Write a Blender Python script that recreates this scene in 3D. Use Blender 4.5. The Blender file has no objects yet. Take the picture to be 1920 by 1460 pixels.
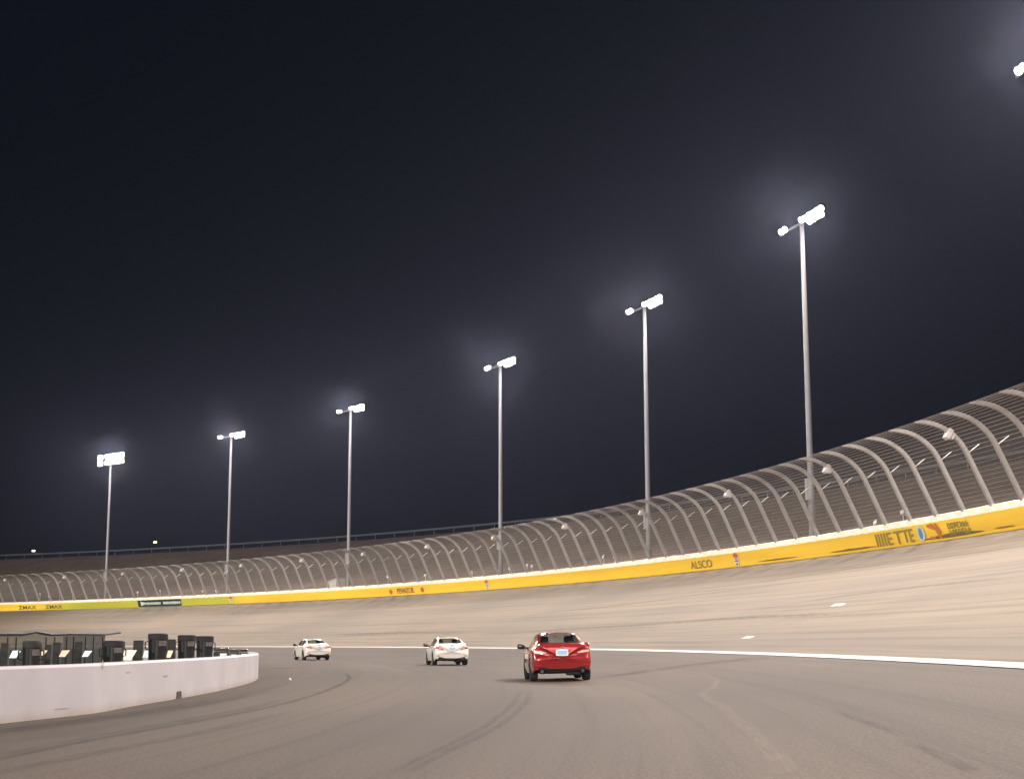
import bpy, bmesh, math, random
from mathutils import Vector, Matrix, noise
from mathutils.bvhtree import BVHTree
random.seed(7)
R_ = math.radians
sin, cos, PI = math.sin, math.cos, math.pi
SC = bpy.context.scene
COL = SC.collection

# ---------------------------------------------------------------- world layout (metres)
# The turn is a set of circles round one centre; the camera stands on the apron at the origin.
CX, CY = -253.43, 35.43
R_LINE, Z_LINE = 261.24, 0.765
R_WALL, Z_WALL = 282.03, 6.69
Z_YEL, Z_TOP = 7.77, 8.16
R_POLE, Z_LAMP = 284.5, 31.0
R_RIM, Z_RIM = 325.4, 18.9
CAM_H, PITCH, ROLL, F = 1.15, 0.1636, 0.0034, 2870.0

# ---------------------------------------------------------------- photo pixel -> ray (for measuring places)
CAMROT = Matrix.Rotation(PI/2 + PITCH, 3, 'X') @ Matrix.Rotation(-ROLL, 3, 'Z')
CAMPOS = Vector((0, 0, CAM_H))
def ray(px, py):
    return (CAMROT @ Vector(((px-960)/F, (730-py)/F, -1))).normalized()
def zprof(r):
    if r < 255.0: return 0.0
    if r < R_LINE:
        t = (r-255.0)/(R_LINE-255.0)
        return Z_LINE*(0.35*t*t + 0.65*t*t*(3-2*t)*1.0) if t < 1 else Z_LINE
    return Z_LINE + (Z_WALL-Z_LINE)*(r-R_LINE)/(R_WALL-R_LINE)
def rad(x, y): return math.hypot(x-CX, y-CY)
def pol(r, th, z): return Vector((CX+r*cos(th), CY+r*sin(th), z))
def ground_hit(px, py, lift=0.0):
    d = ray(px, py); t, step = 3.0, 0.25
    def over(t):
        p = CAMPOS + d*t
        return p.z - zprof(rad(p.x, p.y)) - lift
    while t < 500 and over(t) > 0: t += step
    a, b = t-step, t
    for _ in range(30):
        m = (a+b)/2
        if over(m) > 0: a = m
        else: b = m
    return CAMPOS + d*b
def plane_hit(px, py, z):
    d = ray(px, py); t = (z-CAM_H)/d.z
    return CAMPOS + d*t
def theta_at(px, py, r):
    d = ray(px, py); t = 1.0
    while rad(d.x*t, d.y*t) < r: t += 0.05
    return math.atan2(d.y*t-CY, d.x*t-CX)
def bearing_at(px, Y, py=1207):
    d = ray(px, py); return d.x/d.y*Y

# ---------------------------------------------------------------- materials
def mat(name, color, rough=0.7, metal=0.0, coat=0.0, noise_amt=0.0, noise_scale=5.0, spec=0.5, bump=0.0):
    m = bpy.data.materials.new(name); m.use_nodes = True
    nt = m.node_tree; b = nt.nodes['Principled BSDF']
    b.inputs['Base Color'].default_value = (*color, 1)
    b.inputs['Roughness'].default_value = rough
    b.inputs['Metallic'].default_value = metal
    b.inputs['Specular IOR Level'].default_value = spec
    if coat: b.inputs['Coat Weight'].default_value = coat; b.inputs['Coat Roughness'].default_value = 0.04
    if noise_amt or bump:
        tc = nt.nodes.new('ShaderNodeTexCoord'); n = nt.nodes.new('ShaderNodeTexNoise')
        n.inputs['Scale'].default_value = noise_scale; n.inputs['Detail'].default_value = 6
        nt.links.new(tc.outputs['Object'], n.inputs['Vector'])
        if noise_amt:
            r = nt.nodes.new('ShaderNodeMapRange')
            r.inputs['From Min'].default_value = 0.3; r.inputs['From Max'].default_value = 0.7
            r.inputs['To Min'].default_value = 1-noise_amt; r.inputs['To Max'].default_value = 1+noise_amt*0.6
            mx = nt.nodes.new('ShaderNodeMix'); mx.data_type = 'RGBA'; mx.blend_type = 'MULTIPLY'
            mx.inputs['Factor'].default_value = 1; mx.inputs['A'].default_value = (*color, 1)
            nt.links.new(n.outputs['Fac'], r.inputs['Value']); nt.links.new(r.outputs['Result'], mx.inputs['B'])
            nt.links.new(mx.outputs['Result'], b.inputs['Base Color'])
        if bump:
            bp = nt.nodes.new('ShaderNodeBump'); bp.inputs['Strength'].default_value = bump
            nt.links.new(n.outputs['Fac'], bp.inputs['Height']); nt.links.new(bp.outputs['Normal'], b.inputs['Normal'])
    return m

def emit_mat(name, color, strength):
    m = bpy.data.materials.new(name); m.use_nodes = True
    nt = m.node_tree; nt.nodes.clear()
    o = nt.nodes.new('ShaderNodeOutputMaterial'); e = nt.nodes.new('ShaderNodeEmission')
    e.inputs['Color'].default_value = (*color, 1); e.inputs['Strength'].default_value = strength
    nt.links.new(e.outputs[0], o.inputs['Surface'])
    m.cycles.emission_sampling = 'NONE'
    return m

def alpha_mat(name, color, alpha, rough=0.6, uvfade=False, noisy=0.0, metal=0.0):
    """thin wire mesh, netting, rubber marks: partly see-through surface"""
    m = bpy.data.materials.new(name); m.use_nodes = True
    nt = m.node_tree; b = nt.nodes['Principled BSDF']
    b.inputs['Base Color'].default_value = (*color, 1); b.inputs['Roughness'].default_value = rough
    b.inputs['Metallic'].default_value = metal
    b.inputs['Alpha'].default_value = alpha
    if uvfade:
        tc = nt.nodes.new('ShaderNodeTexCoord'); sp = nt.nodes.new('ShaderNodeSeparateXYZ')
        nt.links.new(tc.outputs['UV'], sp.inputs[0])
        def math_(op, a, bb=None):
            n = nt.nodes.new('ShaderNodeMath'); n.operation = op
            for i, x in enumerate((a, bb)):
                if x is None: continue
                if isinstance(x, (int, float)): n.inputs[i].default_value = x
                else: nt.links.new(x, n.inputs[i])
            return n.outputs[0]
        v = sp.outputs['Y']                                     # 0..1 across
        bell = math_('MULTIPLY', math_('MULTIPLY', v, math_('SUBTRACT', 1.0, v)), 4.0)
        bell = math_('POWER', bell, 0.8)
        u = sp.outputs['Z'] if False else sp.outputs['X']
        n = nt.nodes.new('ShaderNodeTexNoise'); n.inputs['Scale'].default_value = 2.2; n.inputs['Detail'].default_value = 5
        mp = nt.nodes.new('ShaderNodeMapping'); mp.inputs['Scale'].default_value = (0.5, 2.5, 1)
        nt.links.new(tc.outputs['UV'], mp.inputs[0]); nt.links.new(mp.outputs[0], n.inputs['Vector'])
        nn = math_('MULTIPLY', math_('SUBTRACT', n.outputs['Fac'], 0.28), 2.3)
        nn = math_('MINIMUM', math_('MAXIMUM', nn, 0.05), 1.0)
        a = nt.nodes.new('ShaderNodeAttribute'); a.attribute_name = 'fade'
        al = math_('MULTIPLY', math_('MULTIPLY', math_('MULTIPLY', bell, nn), alpha), a.outputs['Fac'])
        nt.links.new(al, b.inputs['Alpha'])
    return m

def track_mat(name, base, dark, light, streak, grain, apron=False):
    """asphalt worn along the driving direction: UV is (arc length, radius) in metres"""
    m = bpy.data.materials.new(name); m.use_nodes = True
    nt = m.node_tree; b = nt.nodes['Principled BSDF']; L = nt.links.new
    tc = nt.nodes.new('ShaderNodeTexCoord')
    def nz(sx, sy, detail, scale=1.0, rough=0.55):
        mp = nt.nodes.new('ShaderNodeMapping'); mp.inputs['Scale'].default_value = (sx, sy, 1)
        n = nt.nodes.new('ShaderNodeTexNoise'); n.inputs['Scale'].default_value = scale
        n.inputs['Detail'].default_value = detail; n.inputs['Roughness'].default_value = rough
        L(tc.outputs['UV'], mp.inputs[0]); L(mp.outputs[0], n.inputs['Vector']); return n.outputs['Fac']
    def ramp(fac, stops):
        r = nt.nodes.new('ShaderNodeValToRGB')
        e = r.color_ramp.elements
        e[0].position, e[0].color = stops[0][0], (*stops[0][1], 1)
        e[1].position, e[1].color = stops[-1][0], (*stops[-1][1], 1)
        for p, c in stops[1:-1]:
            q = e.new(p); q.color = (*c, 1)
        L(fac, r.inputs[0]); return r.outputs[0]
    def mul(a, bb, f=1.0):
        x = nt.nodes.new('ShaderNodeMix'); x.data_type = 'RGBA'; x.blend_type = 'MULTIPLY'
        x.inputs['Factor'].default_value = f; L(a, x.inputs['A']); L(bb, x.inputs['B']); return x.outputs['Result']
    c = ramp(nz(0.012, 0.33, 3), [(0.3, dark), (0.5, base), (0.72, light)])          # wide lanes
    s = 1-streak
    c = mul(c, ramp(nz(0.02, 2.6, 4, rough=0.7), [(0.30, (s*.8, s*.8, s*.8)), (0.42, (s*1.06,)*3), (0.5, (1, 1, 1)), (0.75, (1.05, 1.05, 1.04))]))
    c = mul(c, ramp(nz(0.05, 0.07, 4), [(0.3, (0.86, 0.87, 0.9)), (0.5, (1, 1, 1)), (0.7, (1.08, 1.05, 1.0))]))  # patches
    c = mul(c, ramp(nz(9, 14, 4, rough=0.75), [(0.3, (1-grain,)*3), (0.7, (1+grain,)*3)]))
    c = mul(c, ramp(nz(26, 30, 2), [(0.36, (1-grain*1.5,)*3), (0.5, (1, 1, 1)), (0.64, (1+grain*1.2,)*3)]))
    L(c, b.inputs['Base Color'])
    b.inputs['Roughness'].default_value = 0.82; b.inputs['Specular IOR Level'].default_value = 0.25
    bp = nt.nodes.new('ShaderNodeBump'); bp.inputs['Strength'].default_value = 0.12; bp.inputs['Distance'].default_value = 0.01
    L(nz(14, 14, 3), bp.inputs['Height']); L(bp.outputs[0], b.inputs['Normal'])
    return m

M = {}
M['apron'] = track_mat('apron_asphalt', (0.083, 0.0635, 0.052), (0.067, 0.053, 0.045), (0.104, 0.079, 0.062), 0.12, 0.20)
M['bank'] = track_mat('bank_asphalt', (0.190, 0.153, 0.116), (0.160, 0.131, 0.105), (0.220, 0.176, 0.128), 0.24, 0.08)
M['white_paint'] = mat('white_road_paint', (0.42, 0.40, 0.37), 0.6, noise_amt=0.12, noise_scale=1.5)
M['dirt'] = None
M['pit_white'] = mat('pit_wall_paint', (0.385, 0.36, 0.385), 0.6, noise_amt=0.11, noise_scale=0.6)
M['pole'] = mat('galvanised_pole', (0.24, 0.24, 0.26), 0.55, metal=0.2, noise_amt=0.1, noise_scale=0.8)
M['fence_post'] = mat('galvanised_post', (0.38, 0.365, 0.355), 0.5, metal=0.2, noise_amt=0.12, noise_scale=2)
M['cable'] = mat('steel_cable', (0.30, 0.29, 0.29), 0.45, metal=0.4)
M['bracket'] = mat('bright_bracket', (0.85, 0.83, 0.80), 0.5)
M['chain'] = alpha_mat('chain_link', (0.36, 0.33, 0.31), 0.22, 0.6, metal=0.2)
M['box_white'] = mat('white_housing', (0.52, 0.49, 0.49), 0.5, noise_amt=0.08, noise_scale=3)
M['lamp_house'] = mat('lamp_housing', (0.35, 0.35, 0.36), 0.4, metal=0.6)
M['lens'] = emit_mat('lit_flood_lens', (1.0, 0.90, 0.82), 6.0)
M['lens_small'] = emit_mat('lit_yellow_lamp', (1.0, 0.85, 0.40), 6.0)
M['glass'] = None
M['tyre'] = mat('tyre_rubber', (0.018, 0.018, 0.018), 0.8, noise_amt=0.2, noise_scale=20)
M['rim'] = mat('alloy_rim', (0.35, 0.35, 0.36), 0.3, metal=0.9)
M['rim_dark'] = mat('dark_steel', (0.05, 0.05, 0.05), 0.35, metal=0.8)
M['black_plastic'] = mat('black_plastic', (0.018, 0.018, 0.019), 0.6, spec=0.2)
M['black_gloss'] = mat('black_gloss', (0.014, 0.014, 0.016), 0.22)
M['chrome'] = mat('chrome', (0.8, 0.8, 0.8), 0.12, metal=1.0)
M['seat'] = mat('dark_seat', (0.03, 0.03, 0.032), 0.8)
M['plate_white'] = mat('plate_white', (0.82, 0.80, 0.76), 0.4)
M['plate_blue'] = mat('plate_blue', (0.33, 0.52, 0.80), 0.4)
M['tail_red'] = mat('tail_red', (0.42, 0.02, 0.02), 0.12, coat=1.0)
M['tail_clear'] = mat('tail_clear', (0.62, 0.55, 0.50), 0.1, coat=1.0)
M['head_clear'] = mat('head_lamp', (0.6, 0.6, 0.62), 0.08, coat=1.0)
M['red_paint'] = mat('red_car_paint', (0.31, 0.018, 0.020), 0.24, metal=0.25, coat=1.0)
M['white_car'] = mat('white_car_paint', (0.78, 0.75, 0.70), 0.3, coat=1.0)
M['pearl_car'] = mat('pearl_car_paint', (0.82, 0.77, 0.72), 0.3, coat=1.0)
M['navy'] = mat('navy_panel', (0.014, 0.022, 0.045), 0.5)
M['pale'] = mat('pale_lettering', (0.50, 0.58, 0.50), 0.5)
M['letter_dark'] = mat('dark_lettering', (0.14, 0.105, 0.035), 0.6)
M['letter_olive'] = mat('olive_lettering', (0.27, 0.22, 0.045), 0.6)
M['letter_brown'] = mat('brown_lettering', (0.30, 0.15, 0.05), 0.6)
M['logo_red'] = mat('logo_red', (0.50, 0.10, 0.12), 0.6)
M['logo_white'] = mat('logo_white', (0.75, 0.66, 0.58), 0.6)
M['logo_blue'] = mat('logo_blue', (0.10, 0.22, 0.42), 0.6)
M['logo_orange'] = mat('logo_orange', (0.52, 0.17, 0.02), 0.6)
M['scuff'] = mat('tyre_scuff', (0.22, 0.12, 0.03), 0.8)
M['net'] = alpha_mat('black_netting', (0.02, 0.023, 0.02), 0.66, 0.9)
M['tarp'] = mat('dark_screen_cloth', (0.022, 0.024, 0.022), 0.85, noise_amt=0.35, noise_scale=7)
M['bin'] = mat('black_bin_plastic', (0.010, 0.011, 0.011), 0.26, noise_amt=0.4, noise_scale=6)
M['bin_band'] = mat('grey_label', (0.10, 0.088, 0.088), 0.5, noise_amt=0.4, noise_scale=9)
M['teal'] = mat('teal_glint', (0.72, 0.95, 0.88), 0.2, coat=0.6)  # kart windscreen colours: reflected lamp glints put into the base colour
M['cream'] = mat('cream_glint', (0.95, 0.90, 0.78), 0.2, coat=0.6)
M['orange'] = mat('orange_glint', (0.95, 0.68, 0.50), 0.2, coat=0.6)
M['drain'] = mat('dark_drain', (0.03, 0.025, 0.022), 0.8)
M['litter'] = mat('white_litter', (0.78, 0.76, 0.74), 0.7)
M['blue_bit'] = mat('pale_blue_plate', (0.35, 0.42, 0.60), 0.6)
M['rock'] = mat('pale_cover', (0.50, 0.45, 0.44), 0.7, noise_amt=0.12, noise_scale=1.2)
M['rail'] = mat('guard_rail', (0.13, 0.14, 0.15), 0.5, metal=0.3)
M['skid_dark'] = alpha_mat('rubber_mark', (0.05, 0.045, 0.042), 0.62, 0.9, uvfade=True)
M['skid_soft'] = alpha_mat('soft_rubber_mark', (0.07, 0.06, 0.06), 0.42, 0.9, uvfade=True)
M['skid_light'] = alpha_mat('pale_seal_line', (0.34, 0.28, 0.23), 0.33, 0.9, uvfade=True)

def berm_material():
    m = bpy.data.materials.new('berm_dirt'); m.use_nodes = True
    nt = m.node_tree; b = nt.nodes['Principled BSDF']; L = nt.links.new
    tc = nt.nodes.new('ShaderNodeTexCoord')
    n = nt.nodes.new('ShaderNodeTexNoise'); n.inputs['Scale'].default_value = 0.5; n.inputs['Detail'].default_value = 9
    n.inputs['Roughness'].default_value = 0.7
    L(tc.outputs['Object'], n.inputs['Vector'])
    r = nt.nodes.new('ShaderNodeValToRGB'); e = r.color_ramp.elements
    e[0].position = 0.3; e[0].color = (0.10, 0.068, 0.050, 1); e[1].position = 0.72; e[1].color = (0.20, 0.142, 0.108, 1)
    L(n.outputs['Fac'], r.inputs[0])
    # reddish strip of fresh dirt along the foot of the bank (UV.y is the radius)
    sp = nt.nodes.new('ShaderNodeSeparateXYZ'); L(tc.outputs['UV'], sp.inputs[0])
    mr = nt.nodes.new('ShaderNodeMapRange'); mr.inputs['From Min'].default_value = 284; mr.inputs['From Max'].default_value = 294
    mr.inputs['To Min'].default_value = 1; mr.inputs['To Max'].default_value = 0
    L(sp.outputs['Y'], mr.inputs['Value'])
    mx = nt.nodes.new('ShaderNodeMix'); mx.data_type = 'RGBA'; mx.blend_type = 'MULTIPLY'
    mx.inputs['B'].default_value = (1.40, 0.95, 0.84, 1)
    L(mr.outputs[0], mx.inputs['Factor']); L(r.outputs[0], mx.inputs['A'])
    L(mx.outputs['Result'], b.inputs['Base Color']); b.inputs['Roughness'].default_value = 0.95
    bp = nt.nodes.new('ShaderNodeBump'); bp.inputs['Strength'].default_value = 0.6; bp.inputs['Distance'].default_value = 0.3
    L(n.outputs['Fac'], bp.inputs['Height']); L(bp.outputs[0], b.inputs['Normal'])
    return m
M['dirt'] = berm_material()

def dirty_base(m, z0, z1, tint):
    """dust and splashes along the foot of a wall"""
    nt = m.node_tree; b = nt.nodes['Principled BSDF']; L = nt.links.new
    src = b.inputs['Base Color'].links[0].from_socket
    tc = nt.nodes.new('ShaderNodeTexCoord'); sp = nt.nodes.new('ShaderNodeSeparateXYZ'); L(tc.outputs['Object'], sp.inputs[0])
    n = nt.nodes.new('ShaderNodeTexNoise'); n.inputs['Scale'].default_value = 1.3; n.inputs['Detail'].default_value = 6; L(tc.outputs['Object'], n.inputs['Vector'])
    ad = nt.nodes.new('ShaderNodeMath'); ad.operation = 'MULTIPLY_ADD'; ad.inputs[1].default_value = -(z1-z0)*1.2; L(n.outputs['Fac'], ad.inputs[0]); L(sp.outputs['Z'], ad.inputs[2])
    mr = nt.nodes.new('ShaderNodeMapRange'); mr.inputs['From Min'].default_value = z0-(z1-z0)*.6; mr.inputs['From Max'].default_value = z1-(z1-z0)*.6
    mr.inputs['To Min'].default_value = 1; mr.inputs['To Max'].default_value = 0; L(ad.outputs[0], mr.inputs['Value'])
    mx = nt.nodes.new('ShaderNodeMix'); mx.data_type = 'RGBA'; mx.blend_type = 'MULTIPLY'; mx.inputs['B'].default_value = (*tint, 1)
    L(mr.outputs[0], mx.inputs['Factor']); L(src, mx.inputs['A']); L(mx.outputs['Result'], b.inputs['Base Color'])
dirty_base(M['pit_white'], 0.0, 0.16, (0.84, 0.78, 0.66))

def wall_material():
    """yellow barrier paint; greenish lamp light is painted in as lime (the 'lime' attribute runs along the wall)"""
    m = bpy.data.materials.new('barrier_paint'); m.use_nodes = True
    nt = m.node_tree; b = nt.nodes['Principled BSDF']; L = nt.links.new
    a = nt.nodes.new('ShaderNodeAttribute'); a.attribute_name = 'lamp_tint'
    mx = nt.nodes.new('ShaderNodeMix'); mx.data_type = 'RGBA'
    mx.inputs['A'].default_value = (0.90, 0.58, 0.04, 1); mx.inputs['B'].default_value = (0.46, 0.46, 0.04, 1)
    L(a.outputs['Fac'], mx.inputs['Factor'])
    tc = nt.nodes.new('ShaderNodeTexCoord')
    n = nt.nodes.new('ShaderNodeTexNoise'); n.inputs['Scale'].default_value = 1.0; n.inputs['Detail'].default_value = 6
    mp = nt.nodes.new('ShaderNodeMapping'); mp.inputs['Scale'].default_value = (0.06, 2.0, 1)
    L(tc.outputs['UV'], mp.inputs[0]); L(mp.outputs[0], n.inputs['Vector'])
    r = nt.nodes.new('ShaderNodeValToRGB'); e = r.color_ramp.elements
    e[0].position = 0.3; e[0].color = (0.86, 0.82, 0.75, 1); e[1].position = 0.6; e[1].color = (1.04, 1.04, 1.04, 1)
    L(n.outputs['Fac'], r.inputs[0])
    m2 = nt.nodes.new('ShaderNodeMix'); m2.data_type = 'RGBA'; m2.blend_type = 'MULTIPLY'; m2.inputs['Factor'].default_value = 1
    L(mx.outputs['Result'], m2.inputs['A']); L(r.outputs[0], m2.inputs['B'])
    L(m2.outputs['Result'], b.inputs['Base Color']); b.inputs['Roughness'].default_value = 0.5
    return m
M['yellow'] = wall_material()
M['cap'] = mat('white_cap_paint', (0.78, 0.74, 0.66), 0.55, noise_amt=0.08, noise_scale=1.0)
M['cap_edge'] = mat('cream_cap_plate', (0.85, 0.72, 0.48), 0.5)

def glass_material():
    m = bpy.data.materials.new('car_glass'); m.use_nodes = True
    nt = m.node_tree; nt.nodes.clear(); L = nt.links.new
    o = nt.nodes.new('ShaderNodeOutputMaterial'); t = nt.nodes.new('ShaderNodeBsdfTransparent')
    t.inputs['Color'].default_value = (0.70, 0.76, 0.72, 1)
    g = nt.nodes.new('ShaderNodeBsdfGlossy'); g.inputs['Roughness'].default_value = 0.03
    lw = nt.nodes.new('ShaderNodeLayerWeight'); lw.inputs['Blend'].default_value = 0.5
    pw = nt.nodes.new('ShaderNodeMath'); pw.operation = 'POWER'; pw.inputs[1].default_value = 4.0
    fr = nt.nodes.new('ShaderNodeMapRange'); fr.inputs['To Min'].default_value = 0.05; fr.inputs['To Max'].default_value = 0.97
    L(lw.outputs['Facing'], pw.inputs[0]); L(pw.outputs[0], fr.inputs['Value'])
    mx = nt.nodes.new('ShaderNodeMixShader')
    L(fr.outputs[0], mx.inputs[0]); L(t.outputs[0], mx.inputs[1]); L(g.outputs[0], mx.inputs[2]); L(mx.outputs[0], o.inputs['Surface'])
    return m
M['glass'] = glass_material()

# ---------------------------------------------------------------- object helpers
def link(name, mesh, parent=None):
    o = bpy.data.objects.new(name, mesh); COL.objects.link(o)
    if parent is not None: o.parent = parent
    return o
def tag(o, label=None, cat=None, group=None, kind=None):
    if label: o['label'] = label
    if cat: o['category'] = cat
    if group: o['group'] = group
    if kind: o['kind'] = kind
    return o
def empty(name, loc=(0, 0, 0), rz=0.0, label=None, cat=None, group=None):
    o = bpy.data.objects.new(name, None); COL.objects.link(o)
    o.location = loc; o.rotation_euler = (0, 0, rz); o.empty_display_size = 0.3
    return tag(o, label, cat, group)

class MB:
    """collects vertices and faces, then links them as ONE mesh object"""
    def __init__(s): s.v = []; s.f = []; s.mi = []; s.m = 0
    def quad(s, *pts):
        i = len(s.v); s.v += [tuple(p) for p in pts]; s.f.append(tuple(range(i, i+len(pts)))); s.mi.append(s.m)
    def grid(s, rows, closed_u=False, closed_v=False):
        i = len(s.v); n = len(rows[0])
        for r in rows: s.v += [tuple(p) for p in r]
        R = len(rows)
        for a in range(R if closed_u else R-1):
            for b in range(n if closed_v else n-1):
                a2, b2 = (a+1) % R, (b+1) % n
                s.f.append((i+a*n+b, i+a*n+b2, i+a2*n+b2, i+a2*n+b)); s.mi.append(s.m)
    def box(s, c, d, rot=None, bev=0.0):
        x, y, z = d[0]/2, d[1]/2, d[2]/2
        bm = bmesh.new(); bmesh.ops.create_cube(bm, size=1)
        bmesh.ops.scale(bm, vec=(d[0], d[1], d[2]), verts=bm.verts)
        if bev: bmesh.ops.bevel(bm, geom=list(bm.edges), offset=bev, segments=2, affect='EDGES', profile=0.5)
        mtx = Matrix.Translation(c) @ (rot.to_4x4() if rot is not None else Matrix.Identity(4))
        s.bm(bm, mtx)
    def bm(s, bm, mtx=None):
        i = len(s.v); bm.verts.index_update()
        for v in bm.verts: s.v.append(tuple(mtx @ v.co if mtx is not None else v.co))
        for f in bm.faces: s.f.append(tuple(i+v.index for v in f.verts)); s.mi.append(s.m)
        bm.free()
    def tube(s, pts, radii, n=8, cap=True):
        pts = [Vector(p) for p in pts]
        if isinstance(radii, (int, float)): radii = [radii]*len(pts)
        rows = []; up = None
        for k, p in enumerate(pts):
            t = (pts[min(k+1, len(pts)-1)] - pts[max(k-1, 0)]).normalized()
            ref = Vector((0, 0, 1)) if abs(t.z) < 0.9 else Vector((1, 0, 0))
            a = t.cross(ref).normalized(); b = t.cross(a).normalized()
            rows.append([p + (a*cos(2*PI*j/n) + b*sin(2*PI*j/n))*radii[k] for j in range(n)])
        i = len(s.v); s.grid(rows, closed_v=True)
        if cap:
            s.f.append(tuple(range(i+n-1, i-1, -1))); s.mi.append(s.m)
            e = i+(len(pts)-1)*n
            s.f.append(tuple(range(e, e+n))); s.mi.append(s.m)
    def lathe(s, prof, n=16, axis='Z', c=(0, 0, 0), cap=True):
        rows = []
        for r, h in prof:
            row = []
            for j in range(n):
                a = 2*PI*j/n
                if axis == 'Z': q = (r*cos(a), r*sin(a), h)
                elif axis == 'X': q = (h, r*cos(a), r*sin(a))
                else: q = (r*cos(a), h, r*sin(a))
                row.append((q[0]+c[0], q[1]+c[1], q[2]+c[2]))
            rows.append(row)
        i = len(s.v); s.grid(rows, closed_v=True)
        if cap:
            s.f.append(tuple(range(i+n-1, i-1, -1))); s.mi.append(s.m)
            e = i+(len(rows)-1)*n
            s.f.append(tuple(range(e, e+n))); s.mi.append(s.m)
    def mesh(s, name, mats, smooth=False, fix=True):
        me = bpy.data.meshes.new(name); me.from_pydata(s.v, [], s.f); me.update()
        for m in (mats if isinstance(mats, (list, tuple)) else [mats]): me.materials.append(m)
        for p, k in zip(me.polygons, s.mi): p.material_index = k
        if fix:
            bm = bmesh.new(); bm.from_mesh(me); bmesh.ops.recalc_face_normals(bm, faces=bm.faces); bm.to_mesh(me); bm.free()
        if smooth:
            for p in me.polygons: p.use_smooth = True
            me.set_sharp_from_angle(angle=R_(smooth if smooth is not True else 40))
        return me
    def build(s, name, mats, parent=None, smooth=False, fix=True):
        return link(name, s.mesh(name, mats, smooth, fix), parent)

# ================================================================ THE SETTING
def polar_sheet(name, rings, material, ths, kind='structure', wob=None):
    """a ring-shaped sheet; UV = (arc length at mid radius, radius)"""
    n = len(ths); me = bpy.data.meshes.new(name); V = []; Fc = []; UV = []
    for th in ths:
        for r, z in rings:
            p = pol(r, th, z)
            if wob: p.z += wob(r, th)
            V.append(tuple(p)); UV.append((th*rings[-1][0], r))
    m = len(rings)
    for a in range(n-1):
        for b in range(m-1):
            Fc.append((a*m+b, a*m+b+1, (a+1)*m+b+1, (a+1)*m+b))
    me.from_pydata(V, [], Fc); me.update()
    uv = me.uv_layers.new(name='UVMap')
    for l in me.loops: uv.data[l.index].uv = UV[l.vertex_index]
    me.materials.append(material)
    for p in me.polygons: p.use_smooth = True
    return tag(link(name, me), kind=kind)

FULL = [R_(a) for a in [x*0.5 for x in range(-80, 200)] + list(range(100, 321, 4))]
ap_r = [0.5, 100, 180, 220, 235, 242, 246, 250, 253, 255] + [255 + (R_LINE-255)*k/8 for k in range(1, 9)]
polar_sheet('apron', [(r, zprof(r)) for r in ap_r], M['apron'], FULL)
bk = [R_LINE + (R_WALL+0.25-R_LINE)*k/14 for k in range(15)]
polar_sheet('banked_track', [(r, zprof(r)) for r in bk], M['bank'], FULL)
def berm_wob(r, th):
    if r < 286 or r > 326: return 0.0
    w = min(1, (r-286)/8)*min(1, (326-r)/6)
    return w*(noise.noise(Vector((r*0.12, th*30, 3)))*0.7 + noise.noise(Vector((r*0.4, th*110, 9)))*0.22)
br = [(282.75, 7.55), (284.5, 7.45), (286.5, 7.5), (288.5, 7.7)] + [(288.5+(R_RIM-288.5)*k/22, 7.7+(Z_RIM-7.7)*(k/22)) for k in range(1, 23)] + [(332, 18.9), (350, 12), (390, 0.0)]
polar_sheet('berm_terrain', br, M['dirt'], [R_(a) for a in [x*0.35 for x in range(-100, 286)] + list(range(101, 326, 4))], wob=berm_wob)
polar_sheet('desert_ground', [(390, 0.0), (600, 0), (1200, 0), (4000, 0)], M['dirt'], FULL)

# painted line at the foot of the banking
def ring_strip(name, r0, r1, material, t0, t1, step=0.4, lift=0.004):
    mb = MB(); n = int((t1-t0)/step)
    rows = []
    for k in range(n+1):
        th = R_(t0 + (t1-t0)*k/n)
        rows.append([pol(r, th, zprof(r)+lift) for r in (r0, R_LINE, r1)])
    mb.grid(rows); return tag(mb.build(name, material), kind='structure')
ring_strip('lane_line', R_LINE-0.175, R_LINE+0.175, M['white_paint'], -40, 100, lift=0.012)

# two short painted dashes on the banking
for (px, py, w, hgt) in ((1572, 1133.5, 30, 6.0), (1403, 1194.5, 27, 5.0)):
    mb = MB(); sk = 9
    pts = [ground_hit(px-w/2, py+hgt/2), ground_hit(px+w/2-sk, py+hgt/2-1), ground_hit(px+w/2, py-hgt/2), ground_hit(px-w/2+sk, py-hgt/2+1)]
    mb.quad(*[p+Vector((-0.002, 0, 0.008)) for p in pts])
    tag(mb.build('lane_dash', M['white_paint']), kind='structure')

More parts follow.
